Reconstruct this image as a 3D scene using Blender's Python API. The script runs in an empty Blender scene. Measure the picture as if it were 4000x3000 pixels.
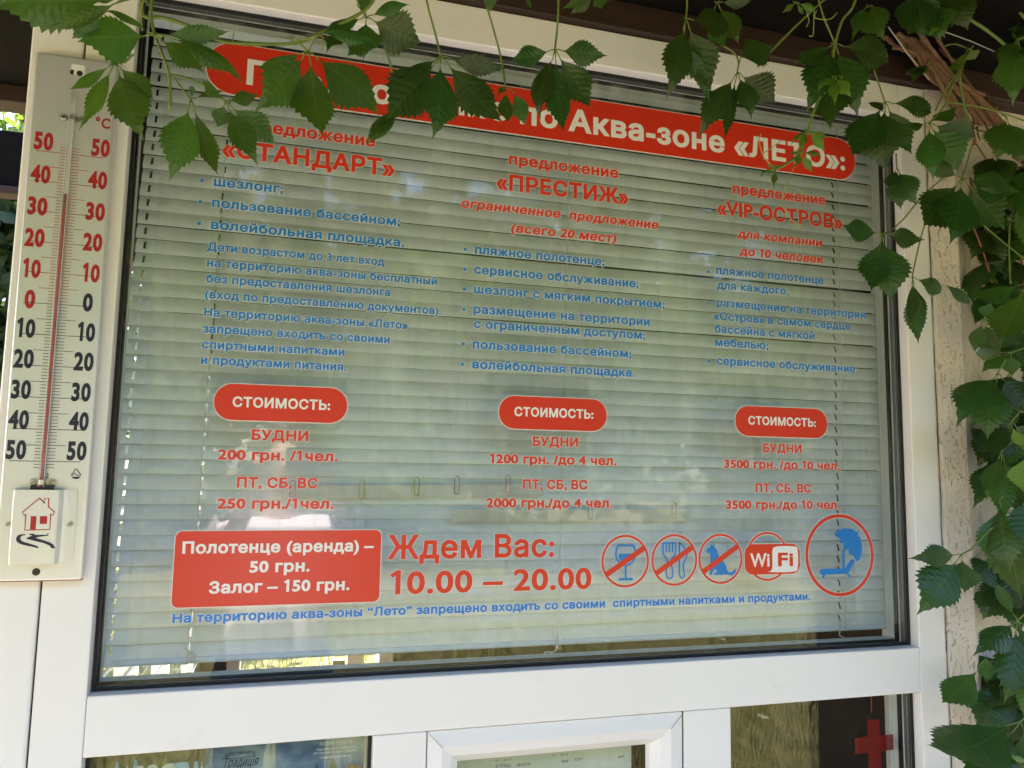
import bpy, bmesh, math, random
import numpy as np
from mathutils import Vector, Matrix, Quaternion
from mathutils.geometry import delaunay_2d_cdt
random.seed(7)
sc = bpy.context.scene
COL = sc.collection
# ------------------------------------------------------------------ camera
FPX = 2958.994                                   # focal length in pixels of the 4000 px wide photograph
CAM = Vector((0.23935, -1.11655, 1.50001))
RW = Matrix(((0.96192392, -0.27274702, 0.01764764),
             (0.04572484, 0.09693165, -0.99424016),
             (0.26946542, 0.95719033, 0.10571218)))   # world -> camera axes (right, down, forward)
cam = bpy.data.cameras.new('camera')
cam.sensor_fit = 'HORIZONTAL'; cam.sensor_width = 36.0
cam.lens = 36.0 * FPX / 4000.0
cam.clip_start = 0.01; cam.clip_end = 500
camo = bpy.data.objects.new('camera', cam); COL.objects.link(camo)
flip = Matrix(((1, 0, 0), (0, -1, 0), (0, 0, -1)))
camo.matrix_world = Matrix.Translation(CAM) @ (RW.transposed() @ flip).to_4x4()
sc.camera = camo
# ------------------------------------------------------------------ light
SUN_TO = Vector((-0.22, 0.42, 0.90)).normalized()
SUN_EL = math.asin(SUN_TO.z); SUN_AZ = math.atan2(SUN_TO.x, SUN_TO.y)
world = bpy.data.worlds.new('World'); sc.world = world; world.use_nodes = True
wn = world.node_tree.nodes; wl = world.node_tree.links
sky = wn.new('ShaderNodeTexSky'); sky.sky_type = 'NISHITA'; sky.sun_disc = False
sky.sun_elevation = SUN_EL; sky.sun_rotation = SUN_AZ
wl.new(sky.outputs[0], wn['Background'].inputs[0]); wn['Background'].inputs[1].default_value = 0.15
sun = bpy.data.lights.new('sun', 'SUN'); sun.energy = 5.0; sun.angle = math.radians(0.5); sun.color = (1, .93, .82)
suno = bpy.data.objects.new('sun', sun); COL.objects.link(suno)
suno.rotation_euler = SUN_TO.to_track_quat('Z', 'Y').to_euler()
vs = sc.view_settings; vs.view_transform = 'Standard'; vs.look = 'None'; vs.gamma = 1; vs.use_curve_mapping = False
vs.exposure = 2.8
vs.use_white_balance = True; vs.white_balance_temperature = 6800; vs.white_balance_tint = 23
cy = sc.cycles
cy.max_bounces = 12; cy.diffuse_bounces = 5; cy.glossy_bounces = 5; cy.transparent_max_bounces = 32; cy.transmission_bounces = 8
cy.caustics_reflective = False; cy.caustics_refractive = False
cy.sample_clamp_indirect = 6.0

def at(px, py, y=0.0):
    """the point of the plane Y = y that the photograph shows at pixel (px, py)"""
    d = RW.transposed() @ Vector(((px - 2000) / FPX, (py - 1500) / FPX, 1.0))
    return CAM + d * ((y - CAM.y) / d.y)

# ------------------------------------------------------------------ materials
def lin(c):
    return tuple(((v / 12.92) if v <= .04045 else ((v + .055) / 1.055) ** 2.4) for v in c)
MATS = {}
def mat(name, col, rough=.5, spec=.5, metal=0, var=0, vscale=30, bump=0, bscale=200, bdist=.0005, trans=0, tcol=None, coat=0, stretch=(1, 1, 1), dirt=None, dscale=6, dlo=.55, dhi=.75):
    m = bpy.data.materials.new(name); m.use_nodes = True
    nt = m.node_tree; n = nt.nodes; l = nt.links
    b = n['Principled BSDF']
    b.inputs['Base Color'].default_value = (*col, 1); b.inputs['Roughness'].default_value = rough
    b.inputs['Metallic'].default_value = metal; b.inputs['Specular IOR Level'].default_value = spec
    if coat: b.inputs['Coat Weight'].default_value = coat
    tc = n.new('ShaderNodeTexCoord'); mp = n.new('ShaderNodeMapping'); mp.inputs['Scale'].default_value = stretch
    l.new(tc.outputs['Object'], mp.inputs[0])
    last = None
    if var:
        t = n.new('ShaderNodeTexNoise'); t.inputs['Scale'].default_value = vscale; t.inputs['Detail'].default_value = 6
        l.new(mp.outputs[0], t.inputs[0])
        r = n.new('ShaderNodeMix'); r.data_type = 'RGBA'
        r.inputs[6].default_value = (*[c * (1 - var) for c in col], 1); r.inputs[7].default_value = (*[min(1, c * (1 + var)) for c in col], 1)
        l.new(t.outputs[0], r.inputs[0]); last = r.outputs[2]
    if dirt:
        t = n.new('ShaderNodeTexNoise'); t.inputs['Scale'].default_value = dscale; t.inputs['Detail'].default_value = 8; t.inputs['Roughness'].default_value = .7
        l.new(mp.outputs[0], t.inputs[0])
        rr = n.new('ShaderNodeMapRange'); rr.inputs[1].default_value = dlo; rr.inputs[2].default_value = dhi
        l.new(t.outputs[0], rr.inputs[0])
        r = n.new('ShaderNodeMix'); r.data_type = 'RGBA'
        if last: l.new(last, r.inputs[6])
        else: r.inputs[6].default_value = (*col, 1)
        r.inputs[7].default_value = (*dirt, 1); l.new(rr.outputs[0], r.inputs[0]); last = r.outputs[2]
    if last: l.new(last, b.inputs['Base Color'])
    if bump:
        t = n.new('ShaderNodeTexNoise'); t.inputs['Scale'].default_value = bscale; t.inputs['Detail'].default_value = 5
        l.new(mp.outputs[0], t.inputs[0])
        bp = n.new('ShaderNodeBump'); bp.inputs['Strength'].default_value = bump; bp.inputs['Distance'].default_value = bdist
        l.new(t.outputs[0], bp.inputs['Height']); l.new(bp.outputs[0], b.inputs['Normal'])
    if trans:
        tr = n.new('ShaderNodeBsdfTranslucent'); tr.inputs[0].default_value = (*(tcol or col), 1)
        mx = n.new('ShaderNodeMixShader'); mx.inputs[0].default_value = trans
        l.new(b.outputs[0], mx.inputs[1]); l.new(tr.outputs[0], mx.inputs[2])
        l.new(mx.outputs[0], n['Material Output'].inputs[0])
    MATS[name] = m
    return m
mat('pvc', (.82, .81, .78), .33, .5, var=.03, vscale=5, bump=.08, bscale=60, bdist=.001, dirt=(.58, .53, .43), dscale=11, dlo=.62, dhi=1.0)
mat('pvc_inner', (.62, .66, .62), .5)
mat('rubber', (.012, .012, .014), .55, .3)
mat('spacer', (.035, .04, .042), .5)
mat('seam', (.03, .03, .03), .8)
mat('slat', (.745, .845, .895), .42, .5, var=.04, vscale=14, stretch=(.15, 1, 1))
mat('cord', (.62, .63, .58), .9)
mat('vinyl_red', (.68, .040, .016), .32, .5, var=.04, vscale=8)
mat('vinyl_blue', (.002, .195, .57), .32, .5)
mat('vinyl_white', (.80, .80, .77), .4, .4)
mat('vinyl_edge', (.74, .74, .71), .45, .4)
mat('plate_metal', (.72, .735, .73), .40, .5, metal=.55, var=.03, vscale=10, dirt=(.50, .46, .40), dscale=7, dlo=.66, dhi=1.0, bump=.05, bscale=400)
mat('ink_red', (.40, .012, .016), .5)
mat('ink_navy', (.012, .014, .035), .5)
mat('spirit_red', (.45, .012, .008), .2)
mat('steel', (.55, .54, .50), .35, metal=.9)
mat('steel_dark', (.05, .045, .04), .5, metal=.6)
mat('rust', (.35, .19, .08), .8)
mat('bulb_black', (.02, .02, .02), .5)
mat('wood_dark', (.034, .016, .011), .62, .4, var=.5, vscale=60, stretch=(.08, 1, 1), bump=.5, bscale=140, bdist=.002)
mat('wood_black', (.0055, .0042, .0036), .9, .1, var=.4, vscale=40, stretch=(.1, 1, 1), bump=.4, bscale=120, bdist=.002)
mat('bark', (.19, .105, .062), .9, .2, var=.45, vscale=180, bump=.8, bscale=260, bdist=.002)
mat('stem_green', (.13, .20, .035), .5, var=.25, vscale=60)
mat('stem_red', (.22, .06, .035), .5)
mat('tendril', (.30, .36, .08), .5)
mat('string', (.40, .42, .36), .9)
mat('paving', (.52, .46, .39), .85, .3, var=.18, vscale=3, bump=.4, bscale=40, bdist=.004)
mat('lawn', (.17, .165, .075), .95, .1, var=.35, vscale=4)
mat('grass_blade', (.17, .20, .06), .6, .3, var=.4, vscale=3, trans=.4, tcol=(.28, .30, .05))
mat('petal', (.8, .8, .78), .6)
mat('flower_heart', (.7, .4, .02), .7)
mat('tree_leaf', (.055, .11, .022), .55, .4, var=.5, vscale=1.5, trans=.4, tcol=(.16, .28, .03))
mat('shaded_leaf', (.025, .052, .014), .6, .3, var=.5, vscale=4, trans=.12, tcol=(.08, .16, .02))  # tree leaf darkened, less translucent: shade put into the colour of the sunlit screen
mat('tree_bark', (.10, .075, .05), .9, .2, var=.3, vscale=12, bump=.8, bscale=30, bdist=.02)
mat('room_wall', (.11, .075, .045), .8)
mat('room_floor', (.07, .055, .045), .7)
mat('board_a', (.36, .31, .24), .7); mat('board_b', (.23, .21, .18), .7); mat('card', (.55, .42, .26), .8)
mat('skin', (.52, .31, .22), .5); mat('shirt', (.80, .80, .82), .8, var=.03, vscale=30); mat('trousers', (.05, .06, .09), .85)
mat('hair', (.03, .02, .015), .6); mat('phone', (.012, .012, .016), .25)
mat('shoe', (.05, .045, .04), .6)
mat('clip_yellow', (.50, .40, .04), .35); mat('clip_grey', (.28, .30, .29), .35, metal=.5); mat('clip_brown', (.33, .13, .07), .35)
mat('clip_pink', (.60, .25, .25), .35); mat('clip_blue', (.12, .28, .45), .35)
mat('paper_green', (.42, .50, .43), .7, var=.12, vscale=18)
mat('paper_note', (.62, .66, .61), .8)
mat('menu_ink', (.07, .10, .07), .7)
mat('poster_ink', (.03, .045, .06), .5); mat('poster_white', (.70, .74, .78), .5); mat('poster_edge', (.62, .62, .55), .6)
mat('poster_blue', (.17, .42, .58), .5); mat('poster_roof', (.25, .14, .09), .6); mat('poster_dome', (.5, .55, .52), .6)
mat('orange_string', (.45, .12, .03), .8)
mat('cross_red', (.26, .006, .006), .35)

def two_tone(name, c1, c2, scale, lo=.42, hi=.6, stretch=(1, 1, 1), rough=.5):
    m = mat(name, c1, rough); n = m.node_tree.nodes; l = m.node_tree.links
    t = n.new('ShaderNodeTexNoise'); t.inputs['Scale'].default_value = scale; t.inputs['Detail'].default_value = 7
    tc = n.new('ShaderNodeTexCoord'); mp = n.new('ShaderNodeMapping'); mp.inputs['Scale'].default_value = stretch
    l.new(tc.outputs['Object'], mp.inputs[0]); l.new(mp.outputs[0], t.inputs[0])
    r = n.new('ShaderNodeValToRGB'); r.color_ramp.elements[0].position = lo; r.color_ramp.elements[1].position = hi
    r.color_ramp.elements[0].color = (*c1, 1); r.color_ramp.elements[1].color = (*c2, 1)
    l.new(t.outputs[0], r.inputs[0]); l.new(r.outputs[0], n['Principled BSDF'].inputs['Base Color'])
    return m
two_tone('poster_sky', (.018, .085, .24), (.28, .40, .45), 11, .40, .62, (1, 1, 1.8))
two_tone('poster_trees', (.025, .03, .012), (.13, .15, .04), 60, .40, .70)

# textured plaster with worm-like vertical grooves
m = mat('plaster', (.70, .66, .60), .85, .25); n = m.node_tree.nodes; l = m.node_tree.links
tc = n.new('ShaderNodeTexCoord'); mp = n.new('ShaderNodeMapping'); mp.inputs['Scale'].default_value = (1, 1, .30)
l.new(tc.outputs['Object'], mp.inputs[0])
t1 = n.new('ShaderNodeTexNoise'); t1.inputs['Scale'].default_value = 210; t1.inputs['Detail'].default_value = 3; t1.inputs['Distortion'].default_value = 1.2
l.new(mp.outputs[0], t1.inputs[0])
g1 = n.new('ShaderNodeMapRange'); g1.inputs[1].default_value = .28; g1.inputs[2].default_value = .40
l.new(t1.outputs[0], g1.inputs[0])
t2 = n.new('ShaderNodeTexNoise'); t2.inputs['Scale'].default_value = 260; t2.inputs['Detail'].default_value = 4
l.new(tc.outputs['Object'], t2.inputs[0])
g2 = n.new('ShaderNodeMapRange'); g2.inputs[1].default_value = .27; g2.inputs[2].default_value = .36
l.new(t2.outputs[0], g2.inputs[0])
mul = n.new('ShaderNodeMath'); mul.operation = 'MULTIPLY'; l.new(g1.outputs[0], mul.inputs[0]); l.new(g2.outputs[0], mul.inputs[1])
bp = n.new('ShaderNodeBump'); bp.inputs['Strength'].default_value = .9; bp.inputs['Distance'].default_value = .003
l.new(mul.outputs[0], bp.inputs['Height']); l.new(bp.outputs[0], n['Principled BSDF'].inputs['Normal'])
mx = n.new('ShaderNodeMix'); mx.data_type = 'RGBA'; mx.inputs[6].default_value = (.52, .46, .38, 1); mx.inputs[7].default_value = (.69, .62, .53, 1)
l.new(mul.outputs[0], mx.inputs[0]); l.new(mx.outputs[2], n['Principled BSDF'].inputs['Base Color'])

# creeper leaves: veins drawn from the leaf's own UV
def leaf_mat(name, c, vein, trans, tcol, rough=.33):
    m = mat(name, c, rough, .40); n = m.node_tree.nodes; l = m.node_tree.links
    b = n['Principled BSDF']
    uv = n.new('ShaderNodeUVMap'); uv.uv_map = 'UVMap'
    sp = n.new('ShaderNodeSeparateXYZ'); l.new(uv.outputs[0], sp.inputs[0])
    def ma(op, a, bb=None, **k):
        q = n.new('ShaderNodeMath'); q.operation = op
        for i, v in enumerate((a, bb)):
            if v is None: continue
            if isinstance(v, (int, float)): q.inputs[i].default_value = v
            else: l.new(v, q.inputs[i])
        return q.outputs[0]
    av = ma('ABSOLUTE', ma('SUBTRACT', sp.outputs[1], .5))        # 0 at the midrib .. 0.5 at the edge
    ph = ma('SUBTRACT', ma('MULTIPLY', sp.outputs[0], 9.0), ma('MULTIPLY', av, 4.2))
    fr = ma('ABSOLUTE', ma('SUBTRACT', ma('FRACT', ph), .5))
    sec = n.new('ShaderNodeMapRange'); l.new(fr, sec.inputs[0]); sec.inputs[1].default_value = .0; sec.inputs[2].default_value = .09; sec.inputs[3].default_value = 1; sec.inputs[4].default_value = 0
    mid = n.new('ShaderNodeMapRange'); l.new(av, mid.inputs[0]); mid.inputs[1].default_value = .004; mid.inputs[2].default_value = .018; mid.inputs[3].default_value = 1; mid.inputs[4].default_value = 0
    vv = ma('MAXIMUM', ma('MULTIPLY', sec.outputs[0], .45), mid.outputs[0])
    oi = n.new('ShaderNodeObjectInfo')
    ns = n.new('ShaderNodeTexNoise'); ns.inputs['Scale'].default_value = 7; ns.inputs['Detail'].default_value = 4
    l.new(uv.outputs[0], ns.inputs[0])
    hv = n.new('ShaderNodeHueSaturation'); hv.inputs['Color'].default_value = (*c, 1)
    l.new(ma('ADD', ma('MULTIPLY', oi.outputs['Random'], .07), .455), hv.inputs['Hue'])
    l.new(ma('ADD', ma('ADD', ma('MULTIPLY', oi.outputs['Random'], .7), .45), ma('MULTIPLY', ns.outputs[0], .5)), hv.inputs['Value'])
    mx = n.new('ShaderNodeMix'); mx.data_type = 'RGBA'; l.new(ma('MULTIPLY', vv, .5), mx.inputs[0]); l.new(hv.outputs[0], mx.inputs[6]); mx.inputs[7].default_value = (*vein, 1)
    l.new(mx.outputs[2], b.inputs['Base Color'])
    rip = ma('COSINE', ma('MULTIPLY', ph, 6.2832))
    hgt = ma('ADD', ma('MULTIPLY', rip, .5), ma('MULTIPLY', vv, -.6))
    hgt = ma('ADD', hgt, ma('MULTIPLY', ns.outputs[0], .8))
    bp = n.new('ShaderNodeBump'); bp.inputs['Strength'].default_value = .30; bp.inputs['Distance'].default_value = .0010
    l.new(hgt, bp.inputs['Height']); l.new(bp.outputs[0], b.inputs['Normal'])
    tr = n.new('ShaderNodeBsdfTranslucent'); tr.inputs[0].default_value = (*tcol, 1)
    ms = n.new('ShaderNodeMixShader'); ms.inputs[0].default_value = trans
    l.new(b.outputs[0], ms.inputs[1]); l.new(tr.outputs[0], ms.inputs[2]); l.new(ms.outputs[0], n['Material Output'].inputs[0])
leaf_mat('leaf', (.021, .060, .014), (.09, .15, .045), .28, (.07, .18, .015))
leaf_mat('leaf_fresh', (.032, .092, .022), (.13, .20, .05), .34, (.11, .24, .015))
leaf_mat('leaf_young', (.085, .17, .022), (.22, .30, .06), .35, (.16, .30, .02), .42)

def glass_mat(name, tint, ior, rough=0, haze=0, orange=0):
    m = bpy.data.materials.new(name); m.use_nodes = True; n = m.node_tree.nodes; l = m.node_tree.links
    n.remove(n['Principled BSDF'])
    tr = n.new('ShaderNodeBsdfTransparent'); tr.inputs[0].default_value = (*tint, 1)
    gl = n.new('ShaderNodeBsdfGlossy'); gl.inputs['Roughness'].default_value = rough
    ge = n.new('ShaderNodeNewGeometry'); dp = n.new('ShaderNodeVectorMath'); dp.operation = 'DOT_PRODUCT'
    l.new(ge.outputs['Incoming'], dp.inputs[0]); l.new(ge.outputs['True Normal'], dp.inputs[1])
    f0 = ((ior - 1) / (ior + 1)) ** 2
    def ma(op, a, b=0.0):
        q = n.new('ShaderNodeMath'); q.operation = op
        for i, v in enumerate((a, b)):
            if isinstance(v, (int, float)): q.inputs[i].default_value = v
            else: l.new(v, q.inputs[i])
        return q.outputs[0]
    fz_ = ma('ADD', ma('MULTIPLY', ma('POWER', ma('SUBTRACT', 1.0, ma('ABSOLUTE', dp.outputs['Value'])), 5.0), 1 - f0), f0)   # Schlick, same from both sides
    mx = n.new('ShaderNodeMixShader'); l.new(fz_, mx.inputs[0]); l.new(tr.outputs[0], mx.inputs[1]); l.new(gl.outputs[0], mx.inputs[2])
    last = mx.outputs[0]
    if orange:
        tc = n.new('ShaderNodeTexCoord')
        t = n.new('ShaderNodeTexNoise'); t.inputs['Scale'].default_value = 330; t.inputs['Detail'].default_value = 2; l.new(tc.outputs['Object'], t.inputs[0])
        bp = n.new('ShaderNodeBump'); bp.inputs['Strength'].default_value = orange; bp.inputs['Distance'].default_value = .0004
        l.new(t.outputs[0], bp.inputs['Height']); l.new(bp.outputs[0], gl.inputs['Normal'])
    if haze:
        df = n.new('ShaderNodeBsdfDiffuse'); df.inputs[0].default_value = (.8, .82, .8, 1)
        m2 = n.new('ShaderNodeMixShader'); m2.inputs[0].default_value = haze
        if orange:                                        # dust and wiping streaks on the film
            mp = n.new('ShaderNodeMapping'); mp.inputs['Scale'].default_value = (26, 1, 3.2); l.new(tc.outputs['Object'], mp.inputs[0])
            t3 = n.new('ShaderNodeTexNoise'); t3.inputs['Scale'].default_value = 1; t3.inputs['Detail'].default_value = 8; t3.inputs['Distortion'].default_value = .6; l.new(mp.outputs[0], t3.inputs[0])
            mr = n.new('ShaderNodeMapRange'); mr.inputs[1].default_value = .46; mr.inputs[2].default_value = .78; mr.inputs[3].default_value = haze * .5; mr.inputs[4].default_value = haze + .16
            l.new(t3.outputs[0], mr.inputs[0]); l.new(mr.outputs[0], m2.inputs[0])
        l.new(last, m2.inputs[1]); l.new(df.outputs[0], m2.inputs[2]); last = m2.outputs[0]
    l.new(last, n['Material Output'].inputs[0]); MATS[name] = m
glass_mat('glass', (.975, .985, .978), 1.55)
glass_mat('glass_double', (.955, .975, .96), 1.60)
glass_mat('film', (.985, .985, .985), 1.72, .09, .02, .40)
glass_mat('tube_glass', (.90, .91, .90), 1.5, .05, .10)
glass_mat('clear_plastic', (.99, .99, .99), 1.25, .05)

# ------------------------------------------------------------------ helpers
class MB:
    def __init__(s): s.v = []; s.f = []
    def add(s, vs_, fs):
        o = len(s.v); s.v += [tuple(v) for v in vs_]; s.f += [tuple(i + o for i in f) for f in fs]; return s
    def box(s, x0, x1, y0, y1, z0, z1):
        return s.add([(x, y, z) for z in (z0, z1) for y in (y0, y1) for x in (x0, x1)],
                     [(0, 2, 3, 1), (4, 5, 7, 6), (0, 1, 5, 4), (2, 6, 7, 3), (0, 4, 6, 2), (1, 3, 7, 5)])
    def bar(s, a, b, w, h, up=(0, 0, 1)):
        a = Vector(a); b = Vector(b); d = (b - a).normalized(); u = Vector(up); sx = d.cross(u).normalized(); u = sx.cross(d)
        vs_ = []
        for p in (a, b):
            for i, j in ((-1, -1), (1, -1), (1, 1), (-1, 1)): vs_.append(p + sx * w / 2 * i + u * h / 2 * j)
        return s.add(vs_, [(3, 2, 1, 0), (4, 5, 6, 7), (0, 1, 5, 4), (1, 2, 6, 5), (2, 3, 7, 6), (3, 0, 4, 7)])
    def tube(s, pts, r, n=8, cap=True):
        pts = [Vector(p) for p in pts]; k = len(pts)
        rs = r if isinstance(r, (list, tuple)) else [r] * k
        vs_ = []; ref = None
        for i, p in enumerate(pts):
            d = (pts[min(i + 1, k - 1)] - pts[max(i - 1, 0)]).normalized()
            if ref is None: ref = d.orthogonal().normalized()
            ref = (ref - d * ref.dot(d)); ref = ref.normalized() if ref.length > 1e-6 else d.orthogonal().normalized()
            b2 = d.cross(ref)
            for j in range(n):
                a = 2 * math.pi * j / n; vs_.append(p + (ref * math.cos(a) + b2 * math.sin(a)) * rs[i])
        fs = [(i * n + j, i * n + (j + 1) % n, (i + 1) * n + (j + 1) % n, (i + 1) * n + j) for i in range(k - 1) for j in range(n)]
        if cap: fs += [tuple(reversed(range(n))), tuple(range((k - 1) * n, k * n))]
        return s.add(vs_, fs)
    def poly(s, pts, nrm=None):
        return s.add(pts, [tuple(range(len(pts)))])
    def prism_xz(s, pts, y0, y1):
        """closed outline in (x, z), counter-clockwise seen from -Y, from y0 (front) to y1"""
        k = len(pts)
        vs_ = [(x, y0, z) for x, z in pts] + [(x, y1, z) for x, z in pts]
        fs = [tuple(range(k)), tuple(reversed(range(k, 2 * k)))] + [(i, i + k, (i + 1) % k + k, (i + 1) % k) for i in range(k)]
        return s.add(vs_, fs)
    def build(s, name, m, parent=None, smooth=False, bevel=0, loc=None):
        me = bpy.data.meshes.new(name); me.from_pydata(s.v, [], s.f); me.update()
        me.materials.append(MATS[m] if isinstance(m, str) else m)
        if smooth:
            me.polygons.foreach_set('use_smooth', [True] * len(me.polygons))
        o = bpy.data.objects.new(name, me); COL.objects.link(o)
        if bevel:
            bv = o.modifiers.new('bevel', 'BEVEL'); bv.width = bevel; bv.segments = 2; bv.limit_method = 'ANGLE'; bv.angle_limit = math.radians(50)
            me.polygons.foreach_set('use_smooth', [True] * len(me.polygons))
            wn_ = o.modifiers.new('wn', 'WEIGHTED_NORMAL'); wn_.keep_sharp = False
        if parent is not None: par(o, parent)
        return o
def par(o, p):
    o.parent = p; o.matrix_parent_inverse = Matrix.Translation(-p.location) if p.parent is None else Matrix.Identity(4)
def tag(o, label, cat, group=None, kind=None):
    if label: o['label'] = label
    if cat: o['category'] = cat
    if group: o['group'] = group
    if kind: o['kind'] = kind
    return o
def thing(name, label, cat, loc=(0, 0, 0), group=None):
    o = bpy.data.objects.new(name, None); o.empty_display_size = .05; COL.objects.link(o); o.location = loc
    return tag(o, label, cat, group)
def struct(o): o['kind'] = 'structure'; return o
def smoothcurve(pts, n=6):
    """Catmull-Rom through points"""
    pts = [Vector(p) for p in pts]
    if len(pts) < 3: return [pts[0].lerp(pts[-1], i / n) for i in range(n + 1)]
    out = []
    for i in range(len(pts) - 1):
        p0 = pts[max(i - 1, 0)]; p1 = pts[i]; p2 = pts[i + 1]; p3 = pts[min(i + 2, len(pts) - 1)]
        for k in range(n):
            t = k / n
            out.append(.5 * ((2 * p1) + (p2 - p0) * t + (2 * p0 - 5 * p1 + 4 * p2 - p3) * t * t + (3 * p1 - p0 - 3 * p2 + p3) * t ** 3))
    out.append(pts[-1]); return out

# ------------------------------------------------------------------ lettering: outlines of the built-in font, thickened and filled
CHARS = ''.join(sorted(set('АБВГДЕЖЗИЙКЛМНОПРСТУФХЦЧШЩЪЫЬЭЮЯабвгдежзийклмнопрстуфхцчшщъыьэюяіїVIPSAWFiOTELKHRNwtradc.omu0123456789«»“”-–:;,./()°C•')))
def font_outlines():
    cur0 = []
    for ch in CHARS:
        for body in (ch, 'Н' + ch + 'Н'):
            c = bpy.data.curves.new('g', 'FONT'); c.body = body; c.size = 1; c.resolution_u = 4; c.fill_mode = 'NONE' if hasattr(c, 'fill_mode') else c.fill_mode
            o = bpy.data.objects.new('g', c); COL.objects.link(o); cur0.append((ch, body, o))
    c = bpy.data.curves.new('g', 'FONT'); c.body = 'НН'; c.size = 1; c.fill_mode = 'NONE'
    o = bpy.data.objects.new('g', c); COL.objects.link(o); cur0.append(('', 'НН', o))
    bpy.context.view_layer.update(); dg = bpy.context.evaluated_depsgraph_get()
    raw = {}; ext = {}; hh = None
    for ch, body, o in cur0:
        me = o.evaluated_get(dg).to_mesh()
        co = np.array([v.co[:2] for v in me.vertices]) if len(me.vertices) else np.zeros((0, 2))
        if len(body) == 1:
            adj = {}
            for e in me.edges:
                a, b = e.vertices; adj.setdefault(a, []).append(b); adj.setdefault(b, []).append(a)
            seen = set(); loops = []
            for s0 in range(len(co)):
                if s0 in seen or s0 not in adj: continue
                lp = [s0]; seen.add(s0); nxt = s0 + 1 if (s0 + 1) in adj[s0] else adj[s0][0]
                while nxt not in seen:
                    seen.add(nxt); lp.append(nxt)
                    cand = [q for q in adj[nxt] if q not in seen]
                    if not cand: break
                    nxt = cand[0]
                if len(lp) > 2: loops.append(co[lp])
            raw[ch] = loops
            if ch == 'Н': hh = co[:, 1].max() - co[:, 1].min()
        else:
            ext[ch] = co[:, 0].max() - co[:, 0].min()
    adv = {ch: ext[ch] - ext[''] for ch in CHARS}
    for ch, body, o in cur0:
        c = o.data; bpy.data.objects.remove(o); bpy.data.curves.remove(c)
    return raw, adv, hh
RAW, ADV, CAPH = font_outlines()
ADV[' '] = .27
RAW['1'] = [np.array([(.215, 0), (.30, 0), (.30, CAPH), (.225, CAPH), (.075, CAPH - .115), (.105, CAPH - .175), (.215, CAPH - .105)])]; ADV['1'] = .46   # a figure one with a flag
GC = {}
def area2(p): q = np.roll(p, -1, 0); return float((p[:, 0] * q[:, 1] - q[:, 0] * p[:, 1]).sum())
def fill_loops(loops):
    vs_ = []; es = []
    for lp in loops:
        o = len(vs_); k = len(lp); vs_ += [Vector((float(x), float(y))) for x, y in lp]; es += [(o + i, o + (i + 1) % k) for i in range(k)]
    r = delaunay_2d_cdt(vs_, es, [], 0, 1e-5)
    V = np.array([(v.x, v.y) for v in r[0]]); F = np.array([f for f in r[2]])
    if len(F) == 0: return V, []
    cen = V[F].mean(1); wnd = np.zeros(len(cen))
    for lp in loops:
        q = np.roll(lp, -1, 0)
        y0 = lp[:, 1][None]; y1 = q[:, 1][None]; x0 = lp[:, 0][None]; x1 = q[:, 0][None]
        cx = cen[:, 0][:, None]; cyy = cen[:, 1][:, None]
        side = (x1 - x0) * (cyy - y0) - (cx - x0) * (y1 - y0)
        wnd += ((y0 <= cyy) & (y1 > cyy) & (side > 0)).sum(1) - ((y0 > cyy) & (y1 <= cyy) & (side < 0)).sum(1)
    return V, [tuple(int(i) for i in f) for f, w in zip(F, wnd) if w > 0]
def glyph(ch, off):
    key = (ch, round(off, 4))
    if key in GC: return GC[key]
    loops = RAW.get(ch, [])
    if not loops: GC[key] = (np.zeros((0, 2)), []); return GC[key]
    big = max(loops, key=lambda p: abs(area2(p)))
    sg = 1 if area2(big) > 0 else -1
    out = []
    for lp in loops:
        p = lp if sg > 0 else lp[::-1]
        keep = [0]
        for i in range(1, len(p)):
            if np.linalg.norm(p[i] - p[keep[-1]]) > 1e-4: keep.append(i)
        p = p[keep]
        if np.linalg.norm(p[0] - p[-1]) < 1e-4: p = p[:-1]
        if len(p) < 3: continue
        d = np.roll(p, -1, 0) - p; d /= np.maximum(np.linalg.norm(d, axis=1), 1e-9)[:, None]
        nn = np.stack([d[:, 1], -d[:, 0]], 1); npv = np.roll(nn, 1, 0)
        den = np.maximum(1 + (nn * npv).sum(1), .55)
        out.append(p + off * (nn + npv) / den[:, None])
    GC[key] = fill_loops(out); return GC[key]
def text_mesh(mb, text, x0, x1, z, cap, y, off=.018, shear=0, extra=0, arc=0, path=None, gap=.035):
    """lay text so that its ink runs x0..x1 on baseline z with capitals cap tall; extra grows the outline (in m)"""
    zs = cap / (CAPH + 2 * off)
    pos = []; x = 0
    for ch in text:
        if ch == ' ': x += ADV[' '] + gap; continue
        pos.append((ch, x)); x += ADV[ch] + gap
    lo = 1e9; hi = -1e9
    for ch, px_ in pos:
        for lp in RAW.get(ch, []):
            lo = min(lo, px_ + lp[:, 0].min() - off); hi = max(hi, px_ + lp[:, 0].max() + off)
    xs = (x1 - x0) / (hi - lo)
    for ch, px_ in pos:
        V, F = glyph(ch, off + extra / zs)
        if len(F) == 0: continue
        pts = []
        for gx, gz in V:
            wx = x0 + (px_ + gx - lo) * xs + shear * (gz + off) * zs; wz = z + (gz + off) * zs
            if arc:
                u = (wx - (x0 + x1) / 2); wz += -arc * (u / ((x1 - x0) / 2)) ** 2
            pts.append((wx, y, wz))
        mb.add(pts, F)
    return mb
def dot(mb, x, z, r, y, n=16):
    return mb.poly([(x + r * math.cos(-2 * math.pi * i / n), y, z + r * math.sin(-2 * math.pi * i / n)) for i in range(n)][::-1])

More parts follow.
